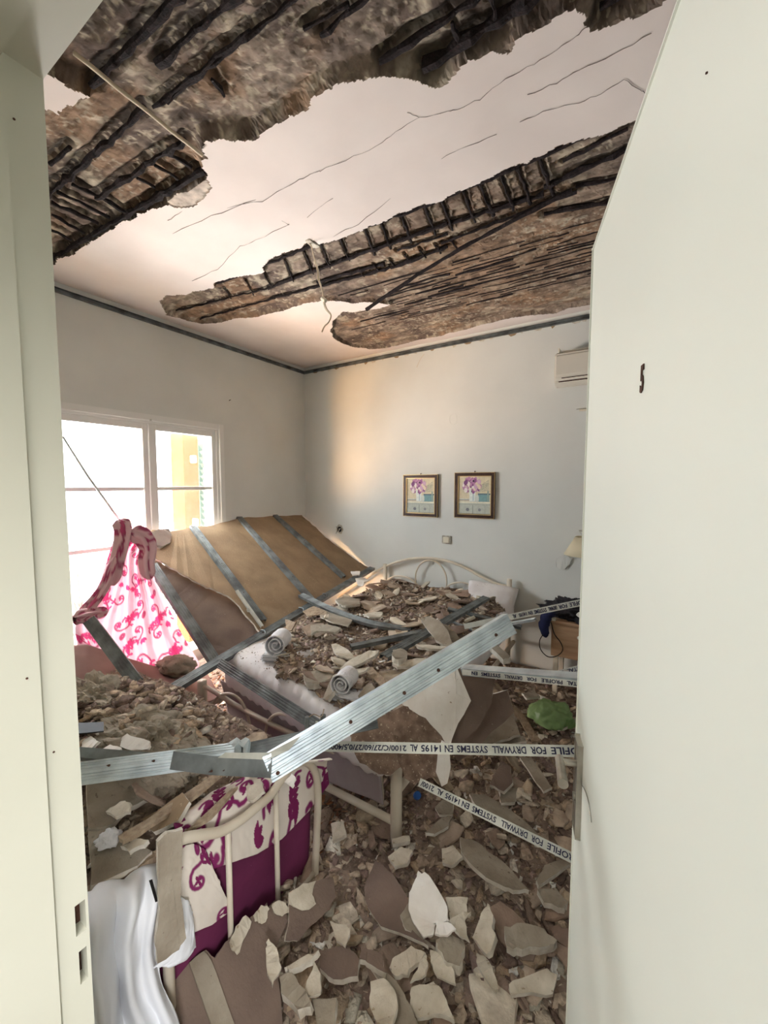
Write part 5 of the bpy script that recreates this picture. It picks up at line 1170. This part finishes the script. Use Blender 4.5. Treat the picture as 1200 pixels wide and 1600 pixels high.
piece([(412, 770), (460, 757), (500, 800), (510, 860), (492, 925), (440, 930), (410, 860)], .21, .010, 'shard_pale', 'pale oval plaster flake at the bottom left of the floor', tilt=(-.15, -.25), conv=z4)
piece([(912, 780), (960, 757), (1050, 722), (1087, 745), (1070, 815), (990, 808), (920, 820)], .15, .012, 'shard_pale', 'long white plaster shard lying at the bottom right by the door', tilt=(.05, -.15), conv=z4)
piece([(795, 665), (835, 690), (870, 770), (865, 812), (830, 760), (797, 705)], .16, .008, 'shard_pale', 'spear shaped beige shard pointing down between the white pieces', conv=z4)
piece([(835, 485), (855, 530), (850, 570), (864, 600), (850, 650), (830, 670), (780, 610), (800, 560), (820, 510)], .22, .022, 'shard_pale', 'upright pointed pinkish white wedge right of the big flake', tilt=(-.25, -.3), conv=z4)
piece([(895, 570), (960, 558), (1040, 580), (1085, 620), (1050, 642), (960, 655), (905, 640)], .17, .03, 'slab', 'rough oval stone slab at the lower right near the door', tilt=(.0, -.15), conv=z4, jag=.004)
piece([(265, 550), (340, 580), (320, 645), (290, 625)], .21, .008, 'shard_pale', 'pale kite shaped flake left of the dark brown board piece', tilt=(-.1, -.2), conv=z4)
piece([(172, 815), (210, 695), (232, 740), (232, 810), (195, 825)], .22, .008, 'shard_pale', 'narrow ivory flake standing near the bottom left board', tilt=(-.2, -.3), conv=z4)
piece([(45, 615), (75, 650), (92, 720), (60, 785), (42, 740), (35, 650)], .25, .010, 'shard_pale', 'grey green flake leaning on the bottom left board edge', tilt=(.3, -.2), conv=z4)
piece([(82, 730), (130, 738), (180, 800), (196, 860), (150, 872), (90, 810)], .22, .03, 'slab', 'brown rounded slab piece at the bottom left of the floor', tilt=(-.1, -.2), conv=z4, jag=.004)
piece([(225, 660), (330, 640), (372, 690), (366, 750), (280, 762), (230, 720)], .18, .018, 'paper_dark', 'dark square fragment among the lower left shards', tilt=(-.1, -.1), conv=z4)
piece([(380, 640), (450, 668), (470, 740), (400, 700), (375, 690)], .20, .02, 'paper_dark', 'dark wedge fragment right of the dark square one', tilt=(.1, -.1), conv=z4)
piece([(480, 720), (500, 680), (560, 640), (610, 665), (600, 690), (560, 720), (540, 745), (500, 748)], .20, .018, 'shard_pale', 'folded white and brown flake left of the triangular flake', tilt=(-.1, -.3), conv=z4)
piece([(555, 775), (590, 700), (612, 675), (620, 700), (610, 745)], .215, .008, 'shard_pale', 'slim yellowish flake leaning over the folded flake', tilt=(-.1, -.3), conv=z4)
piece([(102, 720), (170, 680), (225, 655), (200, 690), (130, 725)], .24, .02, 'shard_pale', 'layered pale splinter above the narrow ivory flake', tilt=(-.1, -.2), conv=z4)
piece([(200, 830), (290, 828), (285, 950), (230, 950)], .19, .016, 'slab', 'flat brown grey slab cut off at the bottom edge', tilt=(-.1, -.2), conv=z4)
piece([(770, 92), (822, 95), (905, 140), (985, 205), (1038, 258), (960, 232), (870, 190), (790, 130)], .16, .012, 'slab', 'long smooth board piece lying behind the sloping printed profile', tilt=(.1, .05), conv=z4)
piece([(1010, 405), (1040, 350), (1100, 330), (1135, 345), (1070, 390), (1020, 425)], .16, .014, 'slab', 'grey board end sticking out at the right under the printed profile', tilt=(.1, .1), conv=z4)
piece([(1015, 438), (1080, 430), (1125, 480), (1112, 506), (1040, 485)], .15, .02, 'slab', 'brown flat stone beside the door edge', conv=z4)
piece([(475, 320), (520, 284), (566, 300), (545, 342), (500, 354)], .18, .014, 'shard_pale', 'pitted white block above the dark brown board piece', tilt=(-.1, -.2), conv=z4)
piece([(670, 290), (710, 278), (745, 320), (712, 348), (672, 340)], .17, .014, 'shard_pale', 'greenish white chunk above the square pale flake', tilt=(-.1, -.1), conv=z4)
piece([(270, 200), (315, 190), (325, 240), (275, 265)], .17, .014, 'shard_pale', 'pinkish white chunk beside the single bed post', tilt=(-.1, -.3), conv=z4)
piece([(490, 255), (552, 243), (556, 262), (492, 275)], .15, .014, 'shard_pale', 'small white strip below the foot post of the double bed', conv=z4)
piece([(675, 535), (735, 495), (800, 430), (840, 445), (872, 552), (790, 575), (720, 602)], .30, .014, 'slab', 'large flat grey beige slab behind the level printed profile', tilt=(-.2, -.35), conv=z2)
piece([(605, 552), (650, 542), (682, 545), (706, 592), (650, 598), (615, 580)], .26, .014, 'shard_pale', 'rounded beige slab left of the large flat grey one', tilt=(-.1, -.3), conv=z2)
piece([(775, 590), (860, 560), (895, 555), (900, 580), (830, 592)], .27, .012, 'slab', 'narrow slab tucked under the large flat grey one', conv=z2)
piece([(780, 790), (862, 782), (850, 845), (790, 850)], .17, .014, 'slab', 'square brown piece above the sloping printed profile', conv=z2)
piece([(705, 312), (728, 308), (835, 425), (832, 440), (770, 450)], .33, .014, 'timber', 'wide weathered strip slanting from the bed towards the slabs', tilt=(-.2, -.4), cat='board', name='board_strip', edge='timber', conv=z2)
piece([(760, 328), (775, 328), (832, 400), (880, 490), (860, 480)], .32, .012, 'timber', 'thin weathered strip right beside the wide slanting one', tilt=(-.2, -.4), cat='board', name='board_strip', edge='timber', conv=z2)
piece([(838, 428), (870, 440), (965, 580), (925, 582)], .24, .010, 'timber', 'long thin strip running down to the level printed profile', tilt=(-.1, -.2), cat='board', name='board_strip', edge='timber', conv=z2)
piece([(880, 370), (930, 362), (960, 385), (900, 392)], .20, .014, 'slab', 'small beige slab left of the green bag', conv=z2)
piece([(965, 500), (1010, 515), (1085, 500), (1128, 470), (1128, 500), (1040, 530)], .16, .012, 'shard_pale', 'pale board edge peeping out below the green bag', conv=z2)
piece([(870, 650), (920, 650), (1010, 780), (975, 800), (930, 740)], .20, .012, 'slab', 'long beige slab below the level printed profile near the handle', tilt=(-.1, -.2), conv=z2)
piece([(740, 770), (790, 665), (830, 690), (840, 760), (800, 800)], .22, .016, 'paper_dark', 'dark brown triangular chunk below the level printed profile', tilt=(-.1, -.3), conv=z2)
piece([(460, 980), (530, 915), (575, 900), (560, 950), (500, 985)], .16, .012, 'slab', 'curled beige fragment under the double bed foot', conv=z2)
piece([(500, 870), (540, 830), (585, 840), (580, 900), (520, 900)], .17, .014, 'slab', 'brown rounded piece beside the double bed foot post', tilt=(-.1, -.2), conv=z2)

# green bag, blue cap
g = PZ(862, 1112, .19); lumpy('plastic_bag', (g.x, g.y, .15), (.125, .11, .10), M['green'], 'crumpled green plastic bag lying in the rubble near the door', 'bag', 8, .35, 1.7, 5, flat=True)
g = PZ(652, 1243, .13); bm = B(); bmesh.ops.create_cone(bm, cap_ends=True, segments=20, radius1=.017, radius2=.016, depth=.02)
for v in bm.verts: v.co = Euler((.5, .6, 0)).to_matrix() @ v.co + g
o = part('bottle_cap', bm, M['blue']); tag(o, 'blue plastic bottle cap beside the double bed foot post', 'cap')

# ---- boards hanging at the foot of the double bed
def upright(pts, Y, th, m, label, name='drywall_sheet', edge='gyp_edge', cat='plasterboard', jag=.004, sub=3, lean=.25):
    cx = sum(p[0] for p in pts) / len(pts); cy = sum(p[1] for p in pts) / len(pts); c = PY(cx, cy, Y); n = Vector((.35, -1, lean)).normalized()
    o = slab2(name, [PN(x, y, c, n) for x, y in pts], th, M[m], M[edge], None, n, jag, sub, RG); return tag(o, label, cat)
upright([(712, 1042), (755, 1046), (774, 1060), (768, 1100), (745, 1140), (716, 1168), (704, 1158), (715, 1130), (735, 1096), (712, 1085)], 1.42, .012, 'paper_dark', 'brown board remnant behind the white torn one at the bed foot', lean=.4)
upright([(700, 1168), (748, 1092), (792, 1078), (804, 1112), (752, 1162), (716, 1190)], 1.52, .012, 'paper_dark', 'dark brown board leaning in shadow right of the bed foot', lean=.4)
upright([(628, 1100), (655, 1072), (690, 1052), (712, 1040), (713, 1084), (736, 1095), (716, 1130), (702, 1168), (690, 1150), (665, 1122), (640, 1108)], 1.33, .010, 'shard_white', 'torn bluish white plasterboard face at the double bed foot', edge='shard_white', lean=.45)
upright([(575, 1132), (610, 1112), (645, 1094), (672, 1120), (700, 1156), (704, 1168), (690, 1178), (686, 1214), (664, 1218), (648, 1227), (632, 1216), (622, 1190), (622, 1150)], 1.27, .012, 'paper_speck', 'speckled brown board hanging over the double bed foot rail', lean=.5)
upright([(546, 1134), (568, 1118), (592, 1118), (612, 1132), (630, 1160), (630, 1196), (610, 1212), (592, 1210), (562, 1192), (548, 1164)], 1.22, .012, 'paper_speck', 'rounded reddish brown board flap left of the speckled board', lean=.5)
upright([(690, 1158), (702, 1164), (704, 1200), (699, 1224), (690, 1229), (681, 1206), (684, 1176)], 1.20, .008, 'shard_white', 'white pointed sliver hanging below the level printed profile', 'paint_sliver', 'shard_white', 'shard', .001, 2, .2)

# ------------------------------------------------------------ rubble on the double bed
bpoly = [(432, 985), (424, 1012), (432, 1046), (470, 1056), (505, 1080), (535, 1098), (560, 1112), (625, 1102), (705, 1042), (812, 970), (772, 928), (690, 898), (590, 893), (560, 898), (500, 930)]
bw = [tuple(PZ(x, y, .62)[:2]) for x, y in bpoly]
bxs = [p[0] for p in bw]; bys = [p[1] for p in bw]
def edged(x, y):
    d = np.full(np.shape(x), 9.)
    for i in range(len(bw)): a, b = bw[i], bw[(i + 1) % len(bw)]; d = np.minimum(d, seg_d(x, y, a[0], a[1], b[0], b[1]))
    return d
def hbed(x, y):
    x = np.asarray(x, float); y = np.asarray(y, float)
    ins = inpoly(x, y, bw) & (x > -2.02) & (x < -.80) & (y < 3.24) & (y > 1.30)
    e = np.clip(np.minimum(edged(x, y), np.minimum(-.80 - x, x + 2.02)) / .10, 0, 1) * ins
    h = .015 + .035 * np.clip((y - 1.4) / 1.8, 0, 1) + .07 * (fbm(x * 3.1 + 2, y * 3.1) - .22)
    return MZ + np.where(e > 0, e ** .7 * h + .012 * (fbm(x * 15, y * 15) - .4) * e, -.03)
gx = np.arange(-2.03, -.79, .012); gy = np.arange(1.28, 3.25, .012); GX, GY = np.meshgrid(gx, gy)
o = grid_obj('rubble_dust', np.stack([GX, GY, hbed(GX, GY)], -1), M['dirt'], smooth=False, keep=hbed(GX, GY) > MZ + .001)
tag(o, 'brown layer of crushed render spread over the double bed mattress', 'dust', kind='stuff')
def pb(lo=.02):
    while True:
        x = RG.uniform(-2.0, -.82); y = RG.uniform(1.3, 3.2)
        if inpoly(np.array([x]), np.array([y]), bw)[0]:
            h = float(hbed(x, y))
            if h > MZ + lo: return x, y, h
chips('rubble_fines', 6500, lambda: (lambda p: (p[0], p[1], p[2] - .003))(pb(.004)), (.007, .028), 'small crumbs of render heaped on the double bed', 'rubble', white=.10)
chips('rubble_fines', 700, lambda: (lambda p: (p[0], p[1], p[2] - .002))(pb(.01)), (.025, .05), 'palm sized render bits heaped on the double bed', 'rubble', tilt=.3, white=.08)
def pd_():
    a = RG.random(); x = -2.0 + a * 1.1; y = 1.34 + RG.random() * .5 + .1 * (1 - a); return x, y, MZ + .001
chips('plaster_dust_specks', 700, pd_, (.002, .007), 'dark grit specks sprinkled on the white foot end of the mattress', 'dust', white=.02, pal=[lin(120, 98, 84), lin(140, 118, 100)])
scatter(84, lambda: (lambda p: (p[0], p[1], p[2] + RG.uniform(.0, .02)))(pb(.015)), SHM, 'render_shard', 'render shard on the bed', 'shard', Z_BED, 'render shards on the double bed', .8, 2.0, .17)
scatter(16, lambda: (lambda p: (p[0], p[1], p[2] + RG.uniform(.005, .02)))(pb(.015)), SHP, 'paint_flake', 'white flake on the bed', 'shard', Z_BED, 'white flakes on the double bed', .5, 1.1, .3)
b7 = lambda x, y: (560 + x / 4, 850 + y / 4)
b2_ = lambda x, y: (360 + x / 4.615, 860 + y / 4.615)
piece([(388, 470), (440, 450), (510, 480), (560, 540), (590, 640), (560, 640), (480, 600), (430, 530)], .76, .018, 'slab', 'large beige slab tilted on the bed rubble beside the carrier rails', tilt=(-.2, -.5), conv=b7)
piece([(515, 490), (560, 510), (620, 570), (655, 610), (600, 640), (560, 560)], .74, .016, 'slab', 'second tilted slab leaning right behind the large beige one', tilt=(-.1, -.4), conv=b7)
piece([(360, 625), (440, 628), (550, 640), (545, 658), (440, 655), (370, 640)], .73, .012, 'shard_pale', 'slim pale stick shaped shard lying below the carrier rails', conv=b7)
piece([(710, 530), (770, 520), (800, 540), (760, 570), (720, 565)], .72, .014, 'slab', 'rounded beige shard right of the tilted slabs on the bed', tilt=(0, -.3), conv=b7)
piece([(820, 640), (860, 620), (950, 705), (905, 722)], .62, .03, 'slab', 'rough render lump at the right mattress edge under the bright channel', conv=b7, jag=.004)
piece([(210, 745), (330, 720), (425, 710), (430, 735), (330, 765), (240, 768)], .70, .014, 'shard_pale', 'long pale edged render slab in front of the carrier rails', tilt=(0, -.2), conv=b7)
piece([(215, 660), (265, 650), (302, 670), (300, 712), (250, 722), (212, 700)], .72, .03, 'slab', 'blocky render chunk left of the slim pale stick', conv=b7, jag=.005)
piece([(725, 680), (760, 670), (840, 710), (915, 780), (850, 780), (760, 750)], .665, .010, 'shard_pale', 'cream triangular plaster flake behind the half buried towel', tilt=(-.1, -.2), conv=b2_)
piece([(790, 850), (860, 790), (1000, 720), (1070, 720), (1040, 760), (900, 830), (800, 880)], .68, .016, 'shard_pale', 'pale layered splinter lying diagonally above the half buried towel', tilt=(-.1, -.4), conv=b2_)
piece([(735, 905), (800, 880), (900, 855), (1005, 838), (960, 875), (840, 905), (760, 925)], .68, .012, 'shard_pale', 'white edged strip arching over the half buried towel', tilt=(0, -.2), conv=b2_)
piece([(730, 920), (780, 915), (770, 980), (700, 1080), (665, 1070)], .63, .016, 'slab', 'dark sided slab standing left of the half buried towel', tilt=(-.6, -.6), conv=b2_)
piece([(530, 890), (640, 865), (740, 870), (720, 920), (600, 960), (545, 950)], .625, .03, 'slab', 'oval crumbly render cake on the white foot of the mattress', tilt=(0, -.1), conv=b2_, jag=.005)
piece([(970, 860), (1020, 840), (1160, 960), (1100, 990)], .67, .014, 'timber', 'light brown board strip sloping from the bed under the bright channel', tilt=(-.2, -.3), cat='board', name='board_strip', edge='timber', conv=b2_)
piece([(920, 1050), (960, 980), (1020, 955), (1040, 1000), (990, 1080), (930, 1105)], .655, .025, 'slab', 'pinkish rough chunk right of the half buried towel', tilt=(-.2, -.4), conv=b2_, jag=.004)
piece([(395, 495), (470, 520), (440, 575), (400, 575)], .66, .008, 'timber', 'torn tan paper flap standing above the clean rolled towel', tilt=(-.3, -.8), cat='paper', name='paper_flap', edge='timber', conv=b2_)
piece([(575, 540), (700, 530), (800, 560), (760, 590), (620, 580), (580, 610)], .68, .014, 'slab', 'long grey brown slab above the clean rolled towel', tilt=(0, -.2), conv=b2_)
piece([(520, 440), (600, 400), (680, 430), (700, 460), (620, 465), (560, 470)], .665, .006, 'timber', 'crumpled orange brown paper sheet beside the cross carrier', tilt=(0, -.3), cat='paper', name='paper_sheet', edge='timber', conv=b2_)
piece([(630, 420), (740, 445), (880, 500), (850, 545), (740, 520), (650, 480)], .66, .008, 'slab', 'smooth light board piece under the sagging dark stud', conv=b2_)
piece([(900, 200), (960, 195), (1000, 215), (965, 225), (955, 255), (915, 240)], .735, .008, 'shard_white', 'bright white flake where the carrier meets the headboard', conv=b2_, edge='shard_white')
piece([(868, 150), (935, 150), (930, 175), (880, 178)], .78, .008, 'shard_white', 'small white flake on top of the cross carrier end', conv=b2_, edge='shard_white')
piece([(960, 465), (1040, 440), (1100, 445), (1080, 480), (1000, 478)], .69, .012, 'shard_pale', 'pale oval chunk behind the sagging dark stud', conv=b2_)
piece([(755, 355), (830, 330), (930, 350), (930, 385), (830, 400), (780, 385)], .70, .016, 'slab', 'round flat render cake near the headboard left side', conv=b2_)

# ------------------------------------------------------------ on and around the single bed
def zs(x, y, z): return PZ(x, y, z)
def hsb(x, y):
    x = np.asarray(x, float); y = np.asarray(y, float)
    return .535 + .09 * np.exp(-((x + 1.75) / .5) ** 2 - ((y - .85) / .28) ** 2) + .05 * np.exp(-((x + 1.25) / .22) ** 2 - ((y - .68) / .2) ** 2) + .05 * (fbm(x * 4, y * 4 + 3) - .45) + .016 * (fbm(x * 18, y * 18) - .45)
gx = np.arange(-2.9, -1.0, .013); gy = np.arange(.26, 1.06, .013); GX, GY = np.meshgrid(gx, gy)
e_ = np.minimum(np.minimum(-1.03 - GX, 1.07 - GY), .05) ; Zb = hsb(GX, GY); 
o = grid_obj('rubble_dust', np.stack([GX, GY, Zb], -1), M['dirt'], smooth=False, keep=e_ > 0); tag(o, 'grey brown layer of rubble burying the top of the single bed', 'dust', kind='stuff')
def psb():
    x = RG.uniform(-2.85, -1.06); y = RG.uniform(.3, 1.04); return x, y, float(hsb(x, y))
chips('rubble_fines', 4200, lambda: (lambda p: (p[0], p[1], p[2] - .003))(psb()), (.006, .03), 'small crumbs and splinters heaped on the single bed', 'rubble')
scatter(50, lambda: (lambda p: (p[0], p[1], p[2] + .006))(psb()), SHM, 'render_shard', 'render shard', 'shard', Z_SB, 'render shards on the single bed', .5, 1.25, .25)
g = PZ(215, 1130, .70); lumpy('render_block', (g.x, g.y, .60), (.30, .155, .105), M['slab'], 'biggest cracked grey render block on the far part of the single bed', 'rubble block', 12, .35, 2.6, 6, flat=True, rocky=True)
g = PZ(150, 1090, .70); lumpy('render_block', (g.x - .1, g.y + .05, .60), (.26, .13, .10), M['slab'], 'smaller layered render block behind the biggest one by the jamb', 'rubble block', 15, .5, 2.6, 6, flat=True, rocky=True)
def pblk():
    while True:
        a_, b_ = RG.uniform(-1, 1), RG.uniform(-1, 1)
        if a_ * a_ + b_ * b_ < 1.1: break
    q_ = PZ(190, 1115, .70); return q_.x - .08 + a_ * .42, q_.y + .03 + b_ * .20, .60 + .085 * math.sqrt(max(0, 1 - .9 * (a_ * a_ + b_ * b_))) + RG.uniform(-.004, .006)
chips('rubble_fines', 420, pblk, (.02, .06), 'layered render splinters lying over the far render blocks', 'rubble', tilt=.3, white=.03)
piece([(182, 1162), (192, 1140), (205, 1150), (234, 1158), (232, 1170), (205, 1172)], .72, .006, 'shard_white', 'white curved flake in front of the cracked render block', tilt=(-.3, -.8), edge='shard_white')
piece([(128, 1160), (142, 1150), (154, 1158), (140, 1172), (128, 1172)], .72, .008, 'shard_white', 'white flake beside the door jamb on the left rubble', tilt=(-.3, -.5), edge='shard_white')
piece([(156, 1172), (172, 1163), (190, 1168), (192, 1176), (166, 1178)], .71, .006, 'shard_white', 'small white sliver between two larger white flakes at left', edge='shard_white')
piece([(135, 1220), (180, 1206), (262, 1200), (292, 1214), (246, 1240), (200, 1262), (176, 1288), (138, 1296)], .615, .014, 'slab', 'broad dusty grey board on the single bed under the left channel', tilt=(.1, 0))
piece([(138, 1298), (170, 1300), (205, 1318), (238, 1330), (215, 1352), (142, 1384)], .60, .014, 'slab', 'dusty grey board at the near left corner of the single bed', tilt=(.1, 0))
piece([(142, 1376), (205, 1352), (240, 1330), (244, 1336), (208, 1360), (142, 1388)], .585, .03, 'timber', 'layered plasterboard edge along the near corner of the single bed', cat='board', name='board_strip', edge='timber', jag=.002)
piece([(222, 1280), (285, 1238), (296, 1252), (278, 1282), (240, 1300)], .64, .012, 'paper', 'brown board triangle on the single bed rubble', tilt=(-.3, -.5))
piece([(184, 1306), (250, 1266), (330, 1212), (352, 1196), (358, 1200), (310, 1240), (256, 1276), (192, 1314)], .645, .010, 'timber', 'long thin plasterboard strip lying across the single bed rubble', cat='board', name='board_strip', edge='timber')
piece([(240, 1330), (300, 1290), (362, 1232), (372, 1228), (330, 1276), (290, 1302), (252, 1338)], .635, .010, 'timber', 'second thin plasterboard strip along the floral quilt', cat='board', name='board_strip', edge='timber')
piece([(165, 1268), (188, 1252), (204, 1254), (202, 1268), (180, 1276)], .655, .010, 'shard_pale', 'pale rounded flake on the dusty grey board', tilt=(-.2, -.3))
piece([(188, 1322), (212, 1310), (232, 1312), (222, 1320), (202, 1330)], .63, .012, 'shard_pale', 'pale flake near the crumpled clear bag', tilt=(-.1, -.2))
piece([(384, 1228), (410, 1222), (412, 1236), (396, 1250), (386, 1248)], .66, .008, 'shard_pale', 'pale square flake resting on the quilt by the footboard', tilt=(-.3, -.3))
piece([(444, 1222), (456, 1208), (462, 1216), (456, 1230)], .66, .006, 'shard_white', 'white diamond flake caught on the footboard rail', tilt=(-.4, -.5), edge='shard_white')
g = PZ(170, 1304, .63); lumpy('clear_bag', (g.x, g.y, .615), (.03, .028, .022), M['towel'], 'small crumpled clear plastic wrapper on the grey board', 'wrapper', 3, .5, 3, 4, flat=True)
piece([(104, 1130), (162, 1128), (162, 1142), (104, 1148)], .73, .004, 'black', 'dark slat of metal beside the jamb behind the render blocks', name='dark_slat', cat='metal strip', edge='black', jag=0, sub=1)
# vertical torn board in front of the rail
vb = [(246, 1316), (262, 1302), (286, 1296), (284, 1342), (282, 1400), (291, 1466), (280, 1484), (246, 1506), (243, 1462), (250, 1420), (246, 1360)]
nb_ = Vector((1, -.25, .1)).normalized(); c_ = PX(265, 1400, -.90)
o = slab2('drywall_sheet', [PN(x, y, c_, nb_) for x, y in vb], .012, M['slab'], M['gyp_edge'], None, nb_, .002, 3, RG); tag(o, 'upright torn grey board strip between the white cloth and the floral bedding', 'plasterboard')
# board leaning at the bottom left
pn_ = Vector((.13, -.03, .168)).normalized(); pc_ = Vector((-.905, .70, .235))
lb = [(252, 1535), (286, 1508), (322, 1484), (336, 1497), (352, 1472), (365, 1464), (380, 1440), (398, 1428), (420, 1418), (446, 1416), (450, 1440), (432, 1480), (436, 1540), (442, 1600), (446, 1660), (262, 1660)]
o = slab2('drywall_sheet', [PN(x, y, pc_, pn_) for x, y in lb], .012, M['paper_dark'], M['gyp_edge'], None, pn_, .002, 3, RG); tag(o, 'big brown board leaning against the single bed footboard at the bottom left', 'plasterboard')
bm = B(); slab(bm, [PN(x, y, pc_ + pn_ * .008, pn_) for x, y in ((296, 1504), (318, 1486), (330, 1500), (345, 1540), (370, 1610), (384, 1660), (350, 1660), (330, 1600))], .006, pn_, .001, 2, RG); part('taped_joint', bm, M['slab'], o)
for tp in ([(360, 1472), (368, 1448), (384, 1430), (393, 1440), (384, 1462), (376, 1478), (370, 1492), (364, 1484)], [(396, 1430), (408, 1414), (421, 1420), (418, 1434), (406, 1442), (398, 1440)], [(424, 1416), (432, 1408), (446, 1410), (454, 1424), (441, 1432), (430, 1428)]):
    bm = B(); slab(bm, [PN(x, y, pc_ + pn_ * .014, pn_) for x, y in tp], .003, pn_, .004, 3, RG); part('torn_paper', bm, M['shard_pale'], o)
lb2 = [(452, 1392), (486, 1378), (520, 1370), (525, 1400), (512, 1422), (486, 1446), (466, 1470), (446, 1470), (452, 1440)]
o = slab2('drywall_sheet', [PN(x, y, pc_ + Vector((.08, .1, -.02)), pn_) for x, y in lb2], .012, M['paper_dark'], M['gyp_edge'], None, pn_, .002, 3, RG); tag(o, 'small brown board with torn white paper at the single bed post', 'plasterboard')
bm = B(); slab(bm, [PN(x, y, pc_ + Vector((.08, .1, -.005)), pn_) for x, y in ((450, 1396), (474, 1380), (494, 1376), (488, 1398), (494, 1412), (478, 1422), (462, 1418), (452, 1412))], .003, pn_, .003, 3, RG); part('torn_paper', bm, M['shard_pale'], o)
# white cloth hanging over the near corner
rows = [[(120, 1392, -1.30), (150, 1380, -1.28), (190, 1366, -1.24), (222, 1350, -1.20), (250, 1340, -1.16), (262, 1336, -1.14)],
        [(118, 1412, -1.05), (150, 1384, -1.06), (184, 1372, -1.06), (214, 1358, -1.04), (240, 1350, -1.03), (262, 1352, -1.02)],
        [(118, 1450, -.94), (150, 1434, -.955), (185, 1420, -.96), (214, 1404, -.955), (240, 1402, -.955), (256, 1410, -.955)],
        [(120, 1500, -.92), (152, 1496, -.94), (184, 1486, -.945), (212, 1478, -.945), (236, 1470, -.95), (249, 1472, -.945)],
        [(124, 1560, -.90), (156, 1550, -.92), (188, 1548, -.93), (214, 1540, -.94), (238, 1530, -.93), (252, 1536, -.925)],
        [(128, 1640, -.90), (160, 1632, -.92), (190, 1622, -.93), (220, 1612, -.91), (250, 1600, -.90), (276, 1592, -.89)],
        [(130, 1700, -.88), (160, 1690, -.90), (190, 1680, -.90), (220, 1672, -.88), (255, 1668, -.87), (288, 1660, -.86)]]
R3 = np.array([[tuple(PX(*p)) for p in r] for r in rows]); 
def interp2(G, n, m):
    A2 = np.stack([resample([Vector(p) for p in smooth_path([Vector(q) for q in G[i]], 8)], m) for i in range(len(G))]); out = np.zeros((n, m, 3))
    for j in range(m): out[:, j] = resample(smooth_path([Vector(q) for q in A2[:, j]], 8), n)
    return out
V = interp2(R3, 130, 90); S, T = np.meshgrid(np.linspace(0, 1, 90), np.linspace(0, 1, 130))
def crease(s0, s1, wd, a): d = S - (s0 + (s1 - s0) * T); return a * np.exp(-(d / wd) ** 2)
w = crease(.05, .35, .05, .022) + crease(.38, .75, .06, .030) + crease(.72, .95, .05, .024) + crease(.9, .45, .07, -.022) + crease(.2, .62, .06, -.022) + crease(.55, .12, .09, .016) + (fbm(S * 3 + 2, T * 3.5) - .47) * .05
V = V + np.array([.85, -.3, .25]) * w[..., None]
wc = empty('white_sheet', (-1.05, .42, .55), 'crumpled white sheet hanging over the near corner of the single bed', 'sheet')
grid_obj('hanging_cloth', V, M['white_cloth'], wc, thick=.004)
bm = B(); slab(bm, [PX(x, y, -.925) for x, y in ((233, 1376), (238, 1374), (247, 1408), (243, 1410))], .001, None); part('fabric_label', bm, M['black'], wc)
rows = [[(276, 1400, -.945), (290, 1405, -.945), (300, 1425, -.95)], [(274, 1450, -.93), (292, 1450, -.93), (304, 1478, -.935)], [(262, 1490, -.92), (284, 1494, -.915), (302, 1482, -.925)], [(240, 1512, -.92), (264, 1508, -.92), (290, 1496, -.93)]]
V = interp2(np.array([[tuple(PX(*p)) for p in r] for r in rows]), 30, 30); V = V + np.array([.8, -.2, .2]) * ((fbm(np.linspace(0, 3, 30)[None, :] + np.zeros((30, 1)), np.linspace(0, 2, 30)[:, None]) - .47) * .03)[..., None]
grid_obj('cloth_corner', V, M['white_cloth'], wc, thick=.004)
